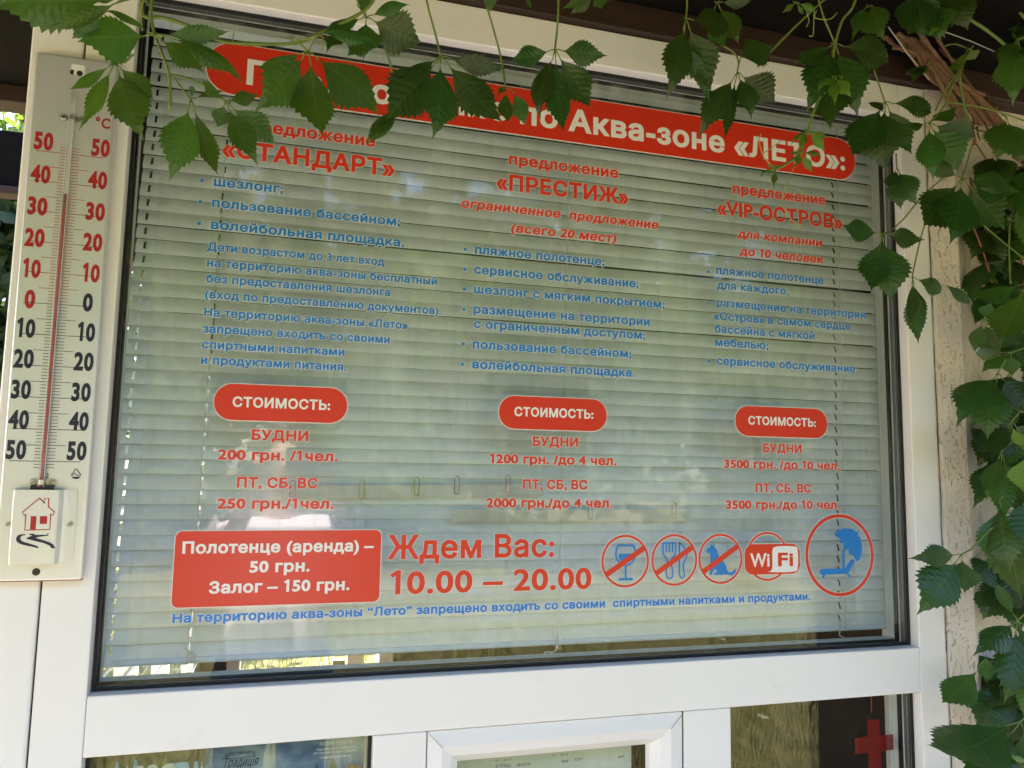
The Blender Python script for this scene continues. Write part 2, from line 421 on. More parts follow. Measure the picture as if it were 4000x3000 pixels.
# ================================================================== SETTING
g = MB().add([(-150, -150, 0), (150, -150, 0), (150, 150, 0), (-150, 150, 0)], [(0, 1, 2, 3)]).build('ground', 'lawn'); struct(g)
p = MB().add([(-4, -2.1, .004), (5, -2.1, .004), (5, -.02, .004), (-4, -.02, .004)], [(0, 1, 2, 3)]).build('paving', 'paving'); struct(p)

# ------------------------------------------------------------------ window of white plastic profiles
W, ZB, ZT = 1.2803, 1.2008, 2.1508
YF, YBK = -.022, .030
win = thing('plastic_window', 'large white plastic window with lettered top pane over three lower lights', 'window', (.64, 0, .6))
BV = .0022
MB().box(-.0603, -.0003, YF, .055, .45, 2.2125).build('left_post', 'pvc', win, bevel=BV)
MB().box(W + .0003, 1.3365, YF, .055, .45, 2.2125).build('right_post', 'pvc', win, bevel=BV)
MB().box(0, W, YF, .055, ZT, 2.2125).build('head_rail', 'pvc', win, bevel=BV)
MB().box(0, W, YF, .055, 1.1262, ZB).build('transom', 'pvc', win, bevel=BV)
MB().box(.3588, .4331, YF + .001, .055, .45, 1.1256).build('mullion', 'pvc', win, bevel=BV)
MB().box(.8330, .9146, YF + .001, .055, .45, 1.1256).build('mullion', 'pvc', win, bevel=BV)
def ring(name, x0, x1, z0, z1, t, y0, y1, m, parent, bevel=0):
    mb = MB()
    mb.box(x0, x1, y0, y1, z0, z0 + t); mb.box(x0, x1, y0, y1, z1 - t, z1)
    mb.box(x0, x0 + t, y0, y1, z0 + t, z1 - t); mb.box(x1 - t, x1, y0, y1, z0 + t, z1 - t)
    return mb.build(name, m, parent, bevel=bevel)
def pane_set(x0, x1, z0, z1, gm='glass_double'):
    ring('gasket', x0 + .0002, x1 - .0002, z0 + .0002, z1 - .0002, .0040, -.003, .0, 'rubber', win)
    MB().add([(x0 + .0008, .0005, z0 + .0008), (x1 - .0008, .0005, z0 + .0008), (x1 - .0008, .0005, z1 - .0008), (x0 + .0008, .0005, z1 - .0008)], [(0, 1, 2, 3)]).build('glass_pane', gm, win)
    ring('spacer_bar', x0 + .0002, x1 - .0002, z0 + .0002, z1 - .0002, .0009, .005, .0185, 'spacer', win)
    MB().add([(x0 + .0008, .0210, z0 + .0008), (x1 - .0008, .0210, z0 + .0008), (x1 - .0008, .0210, z1 - .0008), (x0 + .0008, .0210, z1 - .0008)], [(0, 1, 2, 3)]).build('glass_pane', gm, win)
    ring('inner_gasket', x0 + .0002, x1 - .0002, z0 + .0002, z1 - .0002, .0022, .0232, .0315, 'rubber', win)
    ring('inner_bead', x0 + .0002, x1 - .0002, z0 + .003, z1 - .0002, .0016, .0320, .0500, 'pvc_inner', win)
    MB().box(x0 + .002, x1 - .002, .0320, .0550, z0 + .0002, z0 + .0016).build('inner_gasket', 'rubber', win)
    # row of perforations along the spacer bar
    mb = MB(); xr = x1 - .00115
    k = int((z1 - z0) / .0045)
    for i in range(k):
        z = z0 + .008 + i * (z1 - z0 - .016) / max(1, k - 1); mb.add([(xr, .0095, z), (xr, .0110, z), (xr, .0110, z + .0015), (xr, .0095, z + .0015)], [(0, 1, 2, 3)])
    zr = z1 - .00115; k = int((x1 - x0) / .0045)
    for i in range(k):
        x = x0 + .008 + i * (x1 - x0 - .016) / max(1, k - 1); mb.add([(x, .0095, zr), (x + .0015, .0095, zr), (x + .0015, .011, zr), (x, .011, zr)], [(0, 1, 2, 3)])
    mb.build('perforation_row', 'pvc_inner', win)
pane_set(0, W, ZB, ZT, 'glass')
pane_set(0, .3588, .47, 1.1262)
pane_set(.9146, W, .47, 1.1262)
# opening sash in the middle, with mitred bevelled profile
sash = MB()
def mitre(mb, x0, x1, z0, z1, ix0, ix1, iz0, iz1, y0, y1):
    o = [(x0, y0, z0), (x1, y0, z0), (x1, y0, z1), (x0, y0, z1)]; i = [(ix0, y1, iz0), (ix1, y1, iz0), (ix1, y1, iz1), (ix0, y1, iz1)]
    return mb.add(o + i, [(a, (a + 1) % 4, (a + 1) % 4 + 4, a + 4) for a in range(4)])
sx0, sx1, sz0, sz1 = .4345, .8300, .47, 1.1250
gx0, gx1, gz0, gz1 = .4830, .7795, .52, 1.0735
prof = [(0, .012), (0, -.019), (.020, -.024), (.034, -.018), (.046, -.004), (.0485, .004)]
for k in range(len(prof) - 1):
    a, ya = prof[k]; b, yb = prof[k + 1]; s1 = (gx0 - sx0) / .0485; 
    mitre(sash, sx0 + a, sx1 - a * 1.04, sz0 + a, sz1 - a * 1.06, sx0 + b, sx1 - b * 1.04, sz0 + b, sz1 - b * 1.06, ya, yb)
so = sash.build('opening_sash', 'pvc', win)
mj = MB()
for (ax, az, bx, bz) in ((sx0, sz1, gx0, gz1), (sx1, sz1, gx1, gz1)):
    d = Vector((bx - ax, 0, bz - az)); nn = Vector((-d.z, 0, d.x)).normalized() * .0003
    mj.bar((ax, -.0245, az), (ax + d.x * .42, -.0250, az + d.z * .42), .0005, .0006, (0, 1, 0))
mj.build('mitre_joint', 'seam', so)
MB().add([(gx0 - .002, .0045, gz0), (gx1 + .002, .0045, gz0), (gx1 + .002, .0045, gz1 + .002), (gx0 - .002, .0045, gz1 + .002)], [(0, 1, 2, 3)]).build('glass_pane', 'glass', so)
MB().box(.8302, .8328, -.016, .02, .47, 1.1255).build('shadow_gap', 'seam', win)
# seam beside the post and cover panel at the corner of the kiosk
kiosk = thing('kiosk', 'white kiosk with plastered pier beside the window', 'building', (.6, 1.2, 0))
MB().box(-.1255, -.0625, YF - .001, .04, .2, 2.2125).build('corner_panel', 'pvc', kiosk, bevel=.004)
MB().box(-.0626, -.0602, YF + .004, .03, .2, 2.2125).build('joint_seam', 'seam', kiosk)
# plaster pier: slightly rounded outline in plan, drawn upwards
plan = [(1.3367, .05), (1.3367, -.0205), (1.345, -.0245), (1.36, -.027), (1.378, -.030), (1.390, -.033), (1.396, -.031), (1.405, -.024), (1.43, -.012), (1.47, -.002), (1.54, .004), (1.75, .006), (2.6, .006), (2.6, .2), (1.4, .2)]
mb = MB(); zz = [0.0, .6, 1.0, 1.4, 1.8, 2.0, 2.12, 2.19, 2.225]
for z in zz:
    k = 1.0 if z < 2.1 else max(.72, 1 - (z - 2.1) * 1.2)
    for x, y in plan: mb.v.append((x if x < 1.37 else 1.3367 + (x - 1.3367), y * (k if y < 0 else 1), z))
np_ = len(plan)
for i in range(len(zz) - 1):
    for j in range(np_): mb.f.append((i * np_ + j, i * np_ + (j + 1) % np_, (i + 1) * np_ + (j + 1) % np_, (i + 1) * np_ + j))
mb.f.append(tuple(range(np_))[::-1]); mb.f.append(tuple(range((len(zz) - 1) * np_, len(zz) * np_)))
mb.build('plaster_pier', 'plaster', kiosk)
crk = MB(); pts = []
z = .9
while z < 2.2:
    pts.append((1.3372 + random.uniform(-.0006, .0006), -.0228, z)); z += random.uniform(.01, .03)
crk.tube(pts, [random.uniform(.0004, .0009) for _ in pts], 5); crk.build('crack', 'seam', kiosk)
# room behind: side walls, back wall with an opening to the lawn, floor, ceiling
MB().box(-.125, 1.336, -.01, .05, 0, .4495).build('wall_below_window', 'plaster', kiosk)
XL, XR, YB = -.10, 2.6, 2.35
sw = MB()
sw.box(XL - .02, XL, .056, .34, .02, 2.5); sw.box(XL - .02, XL, 2.0, YB, .02, 2.5); sw.box(XL - .02, XL, .34, 2.0, .02, .45); sw.box(XL - .02, XL, .34, 2.0, 1.9, 2.5)
sw.build('side_wall', 'room_wall', kiosk)
sf = MB()
for yy in (.34, .80, 1.30, 1.95): sf.box(XL - .03, XL + .012, yy, yy + .05, .45, 1.9)
sf.build('side_window_frame', 'pvc', kiosk)
MB().box(XR, XR + .08, .25, YB, .02, 2.5).build('side_wall', 'room_wall', kiosk)
MB().box(XL, XR, .06, YB, .006, .03).build('room_floor', 'room_floor', kiosk)
MB().box(XL - .1, XR + .1, .06, YB + .1, 2.5, 2.56).build('room_ceiling', 'room_wall', kiosk)
ox0 = at(885, 2640, YB).x; ox1 = at(1530, 2620, YB).x
MB().box(XL, ox0, YB, YB + .08, .02, 2.5).build('back_wall', 'room_wall', kiosk)
MB().box(ox1, XR, YB, YB + .08, .02, 2.5).build('back_wall', 'room_wall', kiosk)
MB().box(ox0, ox1, YB, YB + .08, 1.7, 2.5).build('back_wall', 'room_wall', kiosk)
bx = at(1390, 2620, YB).x
bf = MB(); 
for a, b in ((ox0, ox0 + .05), (bx - .04, bx + .03), (ox1 - .06, ox1)): bf.box(a, b, YB - .03, YB + .09, .05, 1.7)
bf.build('back_door_frame', 'pvc', kiosk)

# ------------------------------------------------------------------ porch roof of dark timber
roof = thing('porch_roof', 'dark brown timber porch roof overhanging the window', 'roof', (.6, -.4, 2.2))
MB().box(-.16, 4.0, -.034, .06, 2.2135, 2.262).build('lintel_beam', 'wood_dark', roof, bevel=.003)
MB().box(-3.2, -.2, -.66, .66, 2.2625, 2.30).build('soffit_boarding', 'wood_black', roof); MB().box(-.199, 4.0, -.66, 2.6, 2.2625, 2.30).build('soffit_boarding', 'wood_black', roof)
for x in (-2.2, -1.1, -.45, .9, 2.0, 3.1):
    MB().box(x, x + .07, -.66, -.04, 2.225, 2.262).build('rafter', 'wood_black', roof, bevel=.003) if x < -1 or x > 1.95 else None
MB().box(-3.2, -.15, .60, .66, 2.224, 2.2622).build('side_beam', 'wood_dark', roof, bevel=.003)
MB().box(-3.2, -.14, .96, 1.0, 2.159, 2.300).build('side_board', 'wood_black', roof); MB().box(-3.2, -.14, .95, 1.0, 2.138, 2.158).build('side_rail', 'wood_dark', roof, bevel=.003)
for x in (-1.5, 1.62): MB().box(x, x + .20, -.695, -.535, .004, 2.2145).build('added_post', 'wood_dark', roof, bevel=.004)  # unseen posts, added; the right one gives the lower pane a dark reflection
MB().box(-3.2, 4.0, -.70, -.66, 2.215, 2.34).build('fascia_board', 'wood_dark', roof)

# ------------------------------------------------------------------ venetian blind
blind = thing('venetian_blind', 'pale grey venetian blind lowered behind the lettered pane', 'blind', (.64, .06, 1.2))
BX0, BX1, YBL = .0005, 1.2965, .066
HOLES = [.0125, .1130, 1.1955]
def slat_mesh():
    cs = []
    n = 8
    for i in range(n + 1):                            # shallow crown across a 25 mm slat
        u = -.0125 + .025 * i / n
        cs.append((u, .0027 * (1 - (u / .0125) ** 2)))
    xs = [BX0]; 
    for h in HOLES: xs += [h - .0016, h + .0016]
    xs.append(BX1)
    mid = []
    for a, b in zip(xs[:-1], xs[1:]):
        k = max(1, int((b - a) / .12)) ; mid += [a + (b - a) * i / k for i in range(k)]
    mid.append(BX1)
    V = []; F = []
    for x in mid:
        for u, h in cs: V.append((x, u, h))
    m_ = n + 1
    for i in range(len(mid) - 1):
        xc = (mid[i] + mid[i + 1]) / 2; hole = any(abs(xc - h) < .0014 for h in HOLES)
        for j in range(n):
            if hole and j in (2, 3, 4, 5): continue
            F.append((i * m_ + j, (i + 1) * m_ + j, (i + 1) * m_ + j + 1, i * m_ + j + 1))
    me = bpy.data.meshes.new('slat'); me.from_pydata(V, [], F); me.update(); me.materials.append(MATS['slat'])
    me.polygons.foreach_set('use_smooth', [True] * len(me.polygons)); return me
SL = slat_mesh(); PITCH = .0212; NS = 43
slat_z = []
rnd = random.Random(3)
for i in range(NS):
    z = 1.2350 + i * PITCH
    slat_z.append(z)
    o = bpy.data.objects.new('slat', SL); COL.objects.link(o)
    tilt = math.radians(69 + rnd.uniform(-1.4, 1.4) + (2.5 * math.sin(i * .21) - .5))
    if 7 <= i <= 11: tilt += math.radians(rnd.uniform(-7, 9))
    # lower edge leans out towards the glass
    o.rotation_euler = (tilt, math.radians(rnd.uniform(-.11, .11)), 0)
    o.location = ((z - 1.75) * .013 + rnd.uniform(-.0008, .0008), YBL + rnd.uniform(-.0005, .0005), z + rnd.uniform(-.0007, .0007))
    par(o, blind)
MB().box(BX0, BX1, .052, .080, 2.150, 2.186).build('head_rail', 'slat', blind, bevel=.002)
MB().box(BX0 - .006, BX1 - .008, .057, .074, 1.2150, 1.2240).build('bottom_rail', 'slat', blind, bevel=.003)
for xc in (.1130, .6590, 1.1995):
    c = MB(); pts = []
    for i in range(60):
        z = 2.15 - i * (.93 / 59); pts.append((xc + (z - 1.75) * .013 + .0016 * math.sin(i * 1.7 + xc * 30) * .5, .0525 + .0006 * math.sin(i * 2.3), z))
    c.tube(pts, .00075, 5); c.build('ladder_cord', 'cord', blind, smooth=True)
def cordpts(lst, y=.0515): return smoothcurve([at(a, b, y) for a, b in lst], 5)
MB().tube(cordpts([(745, 2380), (748, 2440), (735, 2470), (738, 2500), (725, 2530), (745, 2550), (765, 2565), (720, 2588), (690, 2596), (735, 2592)]), .0011, 6).build('pull_cord', 'cord', blind, smooth=True)
MB().tube(cordpts([(2178, 2480), (2176, 2525), (2165, 2545), (2130, 2548), (2128, 2562), (2155, 2558), (2150, 2546)]), .0011, 6).build('pull_cord', 'cord', blind, smooth=True)
MB().tube(cordpts([(3276, 2420), (3285, 2450), (3279, 2480), (3296, 2490), (3306, 2505)]), .0011, 6).build('pull_cord', 'cord', blind, smooth=True)
# paper slips and clips hooked on the slats
YC = .0505
def slip(px0, py0, px1, py1, lab, h=.019):
    a = at(px0, py0, YC + .002); b = at(px1, py1, YC + .002)
    tag(MB().add([(a.x, YC + .002, a.z - h), (b.x, YC + .002, b.z - h), (b.x, YC + .0035, b.z), (a.x, YC + .0035, a.z)], [(0, 1, 2, 3)]).build('paper_slip', 'paper_note'), lab, 'paper')
slip(1100, 1898, 2120, 1890, 'long pale paper slip tucked behind the slats under four clips')
slip(1760, 1990, 2700, 1990, 'lower pale paper slip held by the blue and dark grey clips')
def clip(px, py, m, lab, s=1):
    c = at(px, py, YC); w = .0036; h = .0125
    pts = [(c.x - w, YC, c.z + h * 1.1)] + [(c.x - w, YC, c.z - h * .6)] + [(c.x + w * math.sin(t), YC, c.z - h * .6 - w * math.cos(t)) for t in [math.radians(a) for a in range(-70, 71, 20)]] + [(c.x + w, YC, c.z - h * .6), (c.x + w, YC, c.z + h * 1.1)] + [(c.x + w * math.cos(t) * .9, YC + .004, c.z + h * 1.1 + w * math.sin(t)) for t in (.6, 1.2, 1.9, 2.5)]
    tag(MB().tube(pts, .00062, 6).build('paper_clip', m, None, True), lab, 'paper clip', 'paper clips on the blind')
for px_, py_, m_, lb in ((1142, 1922, 'clip_grey', 'grey paper clip behind the weekend heading of the first column'), (1414, 1920, 'clip_yellow', 'mustard paper clip nearer the first column than the brown one'), (1628, 1908, 'clip_yellow', 'yellow paper clip beside the brown one on the blind'),
                     (1785, 1902, 'clip_brown', 'brown paper clip hooked on the blind'), (1984, 1898, 'clip_pink', 'pink paper clip left of the middle weekend heading'), (2307, 2002, 'clip_blue', 'blue paper clip under the middle weekend price'), (2633, 2000, 'clip_grey', 'dark grey paper clip above the cutlery pictogram')):
    clip(px_, py_, m_, lb)

# ------------------------------------------------------------------ clear film and printed vinyl on the glass
fa = at(606, 917, 0); fz = at(870, 2562, 0).z
tag(MB().add([(fa.x, -.0004, fz), (1.2735, -.0004, fz), (1.2735, -.0004, 2.137), (fa.x, -.0004, 2.137)], [(0, 1, 2, 3)]).build('clear_film', 'film'), 'large sheet of clear sticker film carrying the price lettering', 'film')
YO, YL, YL2 = -.0009, -.0013, -.0017
EDGE = .0007
def text_item(name, txt, l_, r_, cap, m, lab, cat='lettering', off=.039, shear=0, bullet=None, edge=True, group=None):
    """l_, r_: pixels of the baseline's left and right ink ends"""
    a = at(*l_); b = at(*r_); z = (a.z + b.z) / 2
    mb = MB(); text_mesh(mb, txt, a.x, b.x, z, cap, YL, off, shear)
    if bullet: q = at(*bullet); dot(mb, q.x, q.z, .0027, YL)
    o = mb.build(name, m); tag(o, lab, cat, group)
    if edge:
        e = MB(); text_mesh(e, txt, a.x, b.x, z, cap, YO, off, shear, EDGE)
        if bullet: dot(e, q.x, q.z, .0027 + EDGE, YO)
        e.build('white_outline', 'vinyl_edge', o)
    return o
R_, B_ = 'vinyl_red', 'vinyl_blue'
def rrect(x0, x1, z0, z1, r, n=8):
    pts = []
    for cx_, cz_, a0 in ((x1 - r, z0 + r, -90), (x1 - r, z1 - r, 0), (x0 + r, z1 - r, 90), (x0 + r, z0 + r, 180)):
        for i in range(n + 1):
            a = math.radians(a0 + 90 * i / n); pts.append((cx_ + r * math.cos(a), cz_ + r * math.sin(a)))
    return pts
def plate(x0, x1, z0, z1, r, name, lab, lines, cat='sticker'):
    """red sticker with white lettering parts"""
    o = tag(MB().prism_xz(rrect(x0, x1, z0, z1, r), YL, YL + .0002).build(name, R_), lab, cat)
    e = .0012
    MB().prism_xz(rrect(x0 - e, x1 + e, z0 - e, z1 + e, r + e), YO, YO + .0002).build('white_border', 'vinyl_edge', o)
    for txt, l_, r2, cap in lines:
        a = at(*l_); b = at(*r2)
        text_mesh(MB(), txt, a.x, b.x, (a.z + b.z) / 2, cap, YL2, .036).build('lettering', 'vinyl_white', o)
    return o
plate(.0895, 1.1975, 2.0240, 2.1010, .0375, 'banner_sticker', 'long red banner with white heading across the top of the pane', [('Предложение по Аква-зоне «ЛЕТО»:', (962, 334.5), (3300, 666), .0392)], 'banner')
for c, (xa, xb, l_, r2, w_) in enumerate(((.1265, .3066, (908, 1591), (1289, 1601), 'standard'), (.5335, .7105, (2008, 1627), (2316, 1635), 'prestige'), (.9420, 1.1225, (2921, 1659), (3184.6, 1667), 'island'))):
    plate(xa, xb, 1.5545, 1.6050, .0245, 'price_badge', 'red rounded price badge above the %s weekday price' % w_, [('СТОИМОСТЬ:', l_, r2, .0146)])
plate(.0885, .3622, 1.3025, 1.4030, .009, 'towel_rental_sticker', 'red rectangular sticker with three white lines on towel rental', [('Полотенце (аренда) –', (712, 2162.7), (1459, 2153), .0165), ('50 грн.', (974, 2237), (1209, 2231.5), .0165), ('Залог – 150 грн.', (816, 2318), (1364, 2305), .0165)])
T = 'vinyl_text'
CX = .0185
# column 1
text_item(T, 'предложение', (975, 514), (1465, 575), CX, R_, 'small red word over the standard heading, half hidden by creeper leaves')
text_item(T, '«СТАНДАРТ»', (866, 612), (1540, 692), .0268, R_, 'large red heading naming the standard offer')
for tx, bl, l_, r2, d in (('шезлонг;', (789, 707), (834, 733), (1106, 752), 'sun lounger'), ('пользование бассейном;', (783, 789.5), (827, 810), (1562, 884), 'pool use, second bullet of the standard list'), ('волейбольная площадка.', (777.6, 874), (823, 894), (1578, 967), 'volleyball court, last bullet of the standard list')):
    text_item(T, tx, l_, r2, .0140, B_, 'blue bulleted line on ' + d, bullet=bl)
para = (('Дети возрастом до 3 лет вход', (809, 980), (1501, 1039), 'free entry for small children, topmost of its paragraph'), ('на территорию аква-зоны бесплатный', (808, 1041), (1706, 1116), 'entry being free, second of its paragraph'), ('без предоставления шезлонга', (805, 1102), (1524, 1160), 'no lounger given, third of its paragraph'),
        ('(вход по предоставлению документов).', (800, 1165), (1723, 1231), 'documents, in round brackets'), ('На территорию аква-зоны «Лето»', (797, 1236), (1592, 1286), 'the zone name in quotation marks'), ('запрещено входить со своими', (791, 1301), (1522, 1342), 'bringing things in being forbidden'),
        ('спиртными напитками', (787.5, 1362), (1345, 1391), 'alcoholic drinks, last but one of the paragraph'), ('и продуктами питания.', (784, 1423), (1353, 1449), 'food, last of the paragraph'))
for tx, l_, r2, d in para: text_item(T, tx, l_, r2, .0124, B_, 'small blue line about ' + d)
# column 2
text_item(T, 'предложение', (1987, 644), (2414, 697), CX, R_, 'small red word over the prestige heading')
text_item(T, '«ПРЕСТИЖ»', (1938, 741), (2454, 800), .0268, R_, 'large red heading naming the prestige offer')
text_item(T, 'ограниченное  предложение', (1798, 812), (2568, 895.6), .0150, R_, 'red italic line on a limited offer', shear=.19)
text_item(T, '(всего 20 мест)', (1993, 908), (2404, 949), .0150, R_, 'red italic line on twenty places in brackets', shear=.19)
for tx, bl, l_, r2, d in (('пляжное полотенце;', (1816.6, 974.7), (1853.7, 992.8), (2360, 1038), 'a beach towel, top bullet of the prestige list'), ('сервисное обслуживание;', (1815, 1053), (1850.5, 1073), (2493, 1122), 'service ending in a semicolon'), ('шезлонг с мягким покрытием;', (1813, 1130.6), (1850, 1149), (2595, 1203), 'a soft covered lounger'),
                          ('размещение на территории', (1811, 1209.5), (1848, 1228), (2537, 1271), 'placement in the prestige list'), ('с ограниченным доступом;', None, (1849, 1283), (2519, 1325), 'limited access, continuing the line above'), ('пользование бассейном;', (1809, 1344), (1845, 1362), (2465, 1399), 'pool use in the prestige list'), ('волейбольная площадка.', (1805.5, 1423), (1844, 1441), (2479, 1472), 'the volleyball court in the prestige list')):
    text_item(T, tx, l_, r2, .0142, B_, 'blue line on ' + d, bullet=bl)
# column 3
text_item(T, 'предложение', (2860, 762), (3223, 797), CX, R_, 'small red word over the island heading')
text_item(T, '«VIP-ОСТРОВ»', (2800, 841), (3289, 895), .0268, R_, 'large red heading naming the island offer')
text_item(T, 'для компании', (2879, 931), (3207, 963), .0150, R_, 'red italic line on a company', shear=.19)
text_item(T, 'до 10 человек', (2887, 999.5), (3212, 1028), .0150, R_, 'red italic line on up to ten people', shear=.19)
for tx, bl, l_, r2, d in (('пляжное полотенце', (2765.5, 1062), (2796, 1076), (3215, 1106), 'a beach towel, top bullet of the island list'), ('для каждого;', None, (2799, 1133), (3079, 1149), 'one for each, under the island towel line'), ('размещение на территории', (2765, 1184), (2796.7, 1200.7), (3380, 1243), 'placement in the island list'),
                          ('«Остров» в самом сердце', None, (2787, 1253), (3320, 1287), 'the heart of the pool, starting with quotation marks'), ('бассейна с мягкой', None, (2790, 1302), (3179, 1325), 'the pool with soft furniture'), ('мебелью;', None, (2791, 1354), (3000, 1364), 'furniture, a single short word'), ('сервисное обслуживание.', (2767, 1412), (2797.6, 1426), (3348, 1456), 'service, last of the island list')):
    text_item(T, tx, l_, r2, .0142, B_, 'blue line on ' + d, bullet=bl)
# prices
for w_, rows in (('standard', (('БУДНИ', (982, 1719), (1203.5, 1724)), ('200 грн. /1чел.', (850, 1796), (1319, 1803)), ('ПТ, СБ, ВС', (924.6, 1906), (1240, 1907)), ('250 грн./1чел.', (848, 1987), (1303, 1988)))),
                 ('prestige', (('БУДНИ', (2080, 1743), (2257, 1746)), ('1200 грн. /до 4 чел.', (1912, 1810), (2407, 1818)), ('ПТ, СБ, ВС', (2041, 1910), (2293, 1912.5)), ('2000 грн./до 4 чел.', (1898, 1982.5), (2391, 1984)))),
                 ('island', (('БУДНИ', (2979, 1766.7), (3130, 1770)), ('3500 грн. /до 10 чел.', (2827, 1828.7), (3278, 1836)), ('ПТ, СБ, ВС', (2949.5, 1923.6), (3166.5, 1924.5)), ('3500 грн./до 10 чел.', (2834, 1989), (3278, 1988))))):
    for (tx, l_, r2), d in zip(rows, ('red weekday caption under the %s price badge', 'red weekday price of the %s offer', 'red weekend caption of the %s offer', 'red weekend price of the %s offer')):
        text_item(T, tx, l_, r2, .0148, R_, d % w_)
text_item(T, 'Ждем Вас:', (1514, 2187), (2163, 2173), .0350, R_, 'big red greeting beside the towel sticker', off=.028)
text_item(T, '10.00 – 20.00', (1522, 2322), (2309, 2300), .0340, R_, 'big red opening hours beside the towel sticker', off=.028)
text_item(T, 'На территорию аква-зоны “Лето” запрещено входить со своими  спиртными напитками и продуктами.', (673, 2434), (3163, 2343.7), .0128, B_, 'long blue line along the bottom of the lettered pane')

# pictograms -------------------------------------------------------
def annulus(mb, cx_, cz_, r0, r1, y, n=64, a0=0, a1=360):
    vs_ = []; 
    for i in range(n + 1):
        a = math.radians(a0 + (a1 - a0) * i / n)
        vs_ += [(cx_ + r1 * math.cos(a), y, cz_ + r1 * math.sin(a)), (cx_ + r0 * math.cos(a), y, cz_ + r0 * math.sin(a))]
    return mb.add(vs_, [(2 * i, 2 * i + 2, 2 * i + 3, 2 * i + 1) for i in range(n)])
def flat(mb, loops, y):
    """fill outlines given as lists of (x, z)"""
    arr = [np.array(l_, float) for l_ in loops]
    arr = [p if area2(p) > 0 else p[::-1] for p in arr]
    V, F = fill_loops(arr); return mb.add([(x, y, z) for x, z in V], F)
def stroke(mb, pts, w, y, n=5):
    """thick rounded polyline in (x, z)"""
    P3 = [Vector((a, 0, b)) for a, b in pts]; L = []; Rr = []
    for i, p in enumerate(P3):
        d = (P3[min(i + 1, len(P3) - 1)] - P3[max(i - 1, 0)]).normalized(); nn = Vector((-d.z, 0, d.x)) * w / 2
        L.append(p + nn); Rr.append(p - nn)
    vs_ = [(q.x, y, q.z) for ab in zip(L, Rr) for q in ab]
    mb.add(vs_, [(2 * i, 2 * i + 1, 2 * i + 3, 2 * i + 2) for i in range(len(P3) - 1)])
    for p in (P3[0], P3[-1]): dot(mb, p.x, p.z, w / 2, y - .00001, 12)
    return mb
s_m = 1.7015
def M_(x, y): q = at(2200 + x / s_m, 1900 + y / s_m); return (q.x, q.z)
def sm2(pts, n=5, closed=False):
    v = [Vector((a, b, 0)) for a, b in pts]
    if closed: v = v + v[:1]
    return [(q.x, q.y) for q in smoothcurve(v, n)]
def sign_ring(cx_, cz_, r, name, lab, slash=True, w=.0036):
    mb = MB(); annulus(mb, cx_, cz_, r - w, r, YL)
    o = tag(mb.build(name, R_), lab, 'pictogram')
    e = MB(); annulus(e, cx_, cz_, r - w - .001, r + .001, YO); e.build('white_outline', 'vinyl_edge', o)
    if slash:
        a = math.radians(32); d = Vector((math.cos(a), 0, math.sin(a))) * (r - w * .6); c = Vector((cx_, 0, cz_)); nn = Vector((-d.z, 0, d.x)).normalized() * .0042
        MB().add([tuple(Vector((q.x, YL2 - .0004, q.z))) for q in (c - d - nn, c + d - nn, c + d + nn, c - d + nn)], [(0, 1, 2, 3)]).build('slash_bar', R_, o)
    return o
PC = [(.7432, 1.3527), (.8282, 1.3530), (.9112, 1.3535)]
wine = sign_ring(*PC[0], .0405, 'no_drinks_pictogram', 'red circle crossing out a blue wine glass')
mb = MB(); cup = sm2([M_(360, 392), M_(350, 430), M_(350, 470), M_(375, 505), M_(413, 525), M_(450, 508), M_(475, 470), M_(475, 430), M_(465, 392)], 4)
stroke(mb, cup, .0030, YL); stroke(mb, [M_(360, 392), M_(465, 392)], .0030, YL - .00003); stroke(mb, [M_(413, 525), M_(413, 615)], .0030, YL - .00003); stroke(mb, [M_(373, 617), M_(455, 614)], .0036, YL - .00006)
flat(mb, [[M_(366, 448), M_(470, 445), M_(462, 480), M_(440, 502), M_(413, 512), M_(385, 500), M_(370, 478)]], YL - .00008)
mb.build('wine_glass', B_, wine)
fork = sign_ring(*PC[1], .0405, 'no_food_pictogram', 'red circle crossing out a blue fork and knife')
mb = MB()
fo = [M_(662, 375), M_(660, 430), M_(668, 460), M_(690, 485), M_(688, 520), M_(680, 570), M_(690, 605), M_(708, 612), M_(724, 600), M_(728, 560), M_(716, 520), M_(714, 485), M_(738, 458), M_(746, 425), M_(745, 375)]
stroke(mb, fo, .0026, YL); stroke(mb, [M_(662, 375), M_(745, 375)], .0026, YL - .00003)
for x in (682, 703, 724): stroke(mb, [M_(x, 376), M_(x, 432)], .0026, YL - .00003)
kn = [M_(770, 376), M_(790, 390), M_(812, 420), M_(820, 455), M_(808, 490), M_(795, 515), M_(800, 560), M_(803, 595), M_(790, 610), M_(775, 602), M_(770, 575), M_(770, 500), M_(770, 376)]
stroke(mb, kn, .0026, YL - .00002); mb.build('fork_and_knife', B_, fork)
dog = sign_ring(*PC[2], .0402, 'no_dogs_pictogram', 'red circle crossing out a blue sitting dog')
dg_ = [M_(*q) for q in ((945, 422), (975, 402), (980, 380), (990, 396), (998, 378), (1004, 402), (1022, 425), (1030, 462), (1058, 492), (1080, 525), (1086, 560), (1105, 572), (1125, 565), (1143, 545), (1142, 575), (1118, 592), (1085, 585), (1045, 588), (998, 588), (1002, 575), (1022, 568), (1008, 545), (990, 570), (985, 588), (968, 588), (975, 545), (978, 490), (975, 445), (955, 440))]
mb = MB(); flat(mb, [dg_], YL); mb.build('dog', B_, dog)
wf = MB(); c = (.9990, 1.3560); annulus(wf, c[0], c[1], .0365, .0400, YL + .0001)
wifi = tag(wf.build('wireless_pictogram', R_), 'red and white wireless internet sign on a red circle', 'pictogram')
e = MB(); annulus(e, c[0], c[1], .0355, .0410, YO); e.build('white_outline', 'vinyl_edge', wifi)
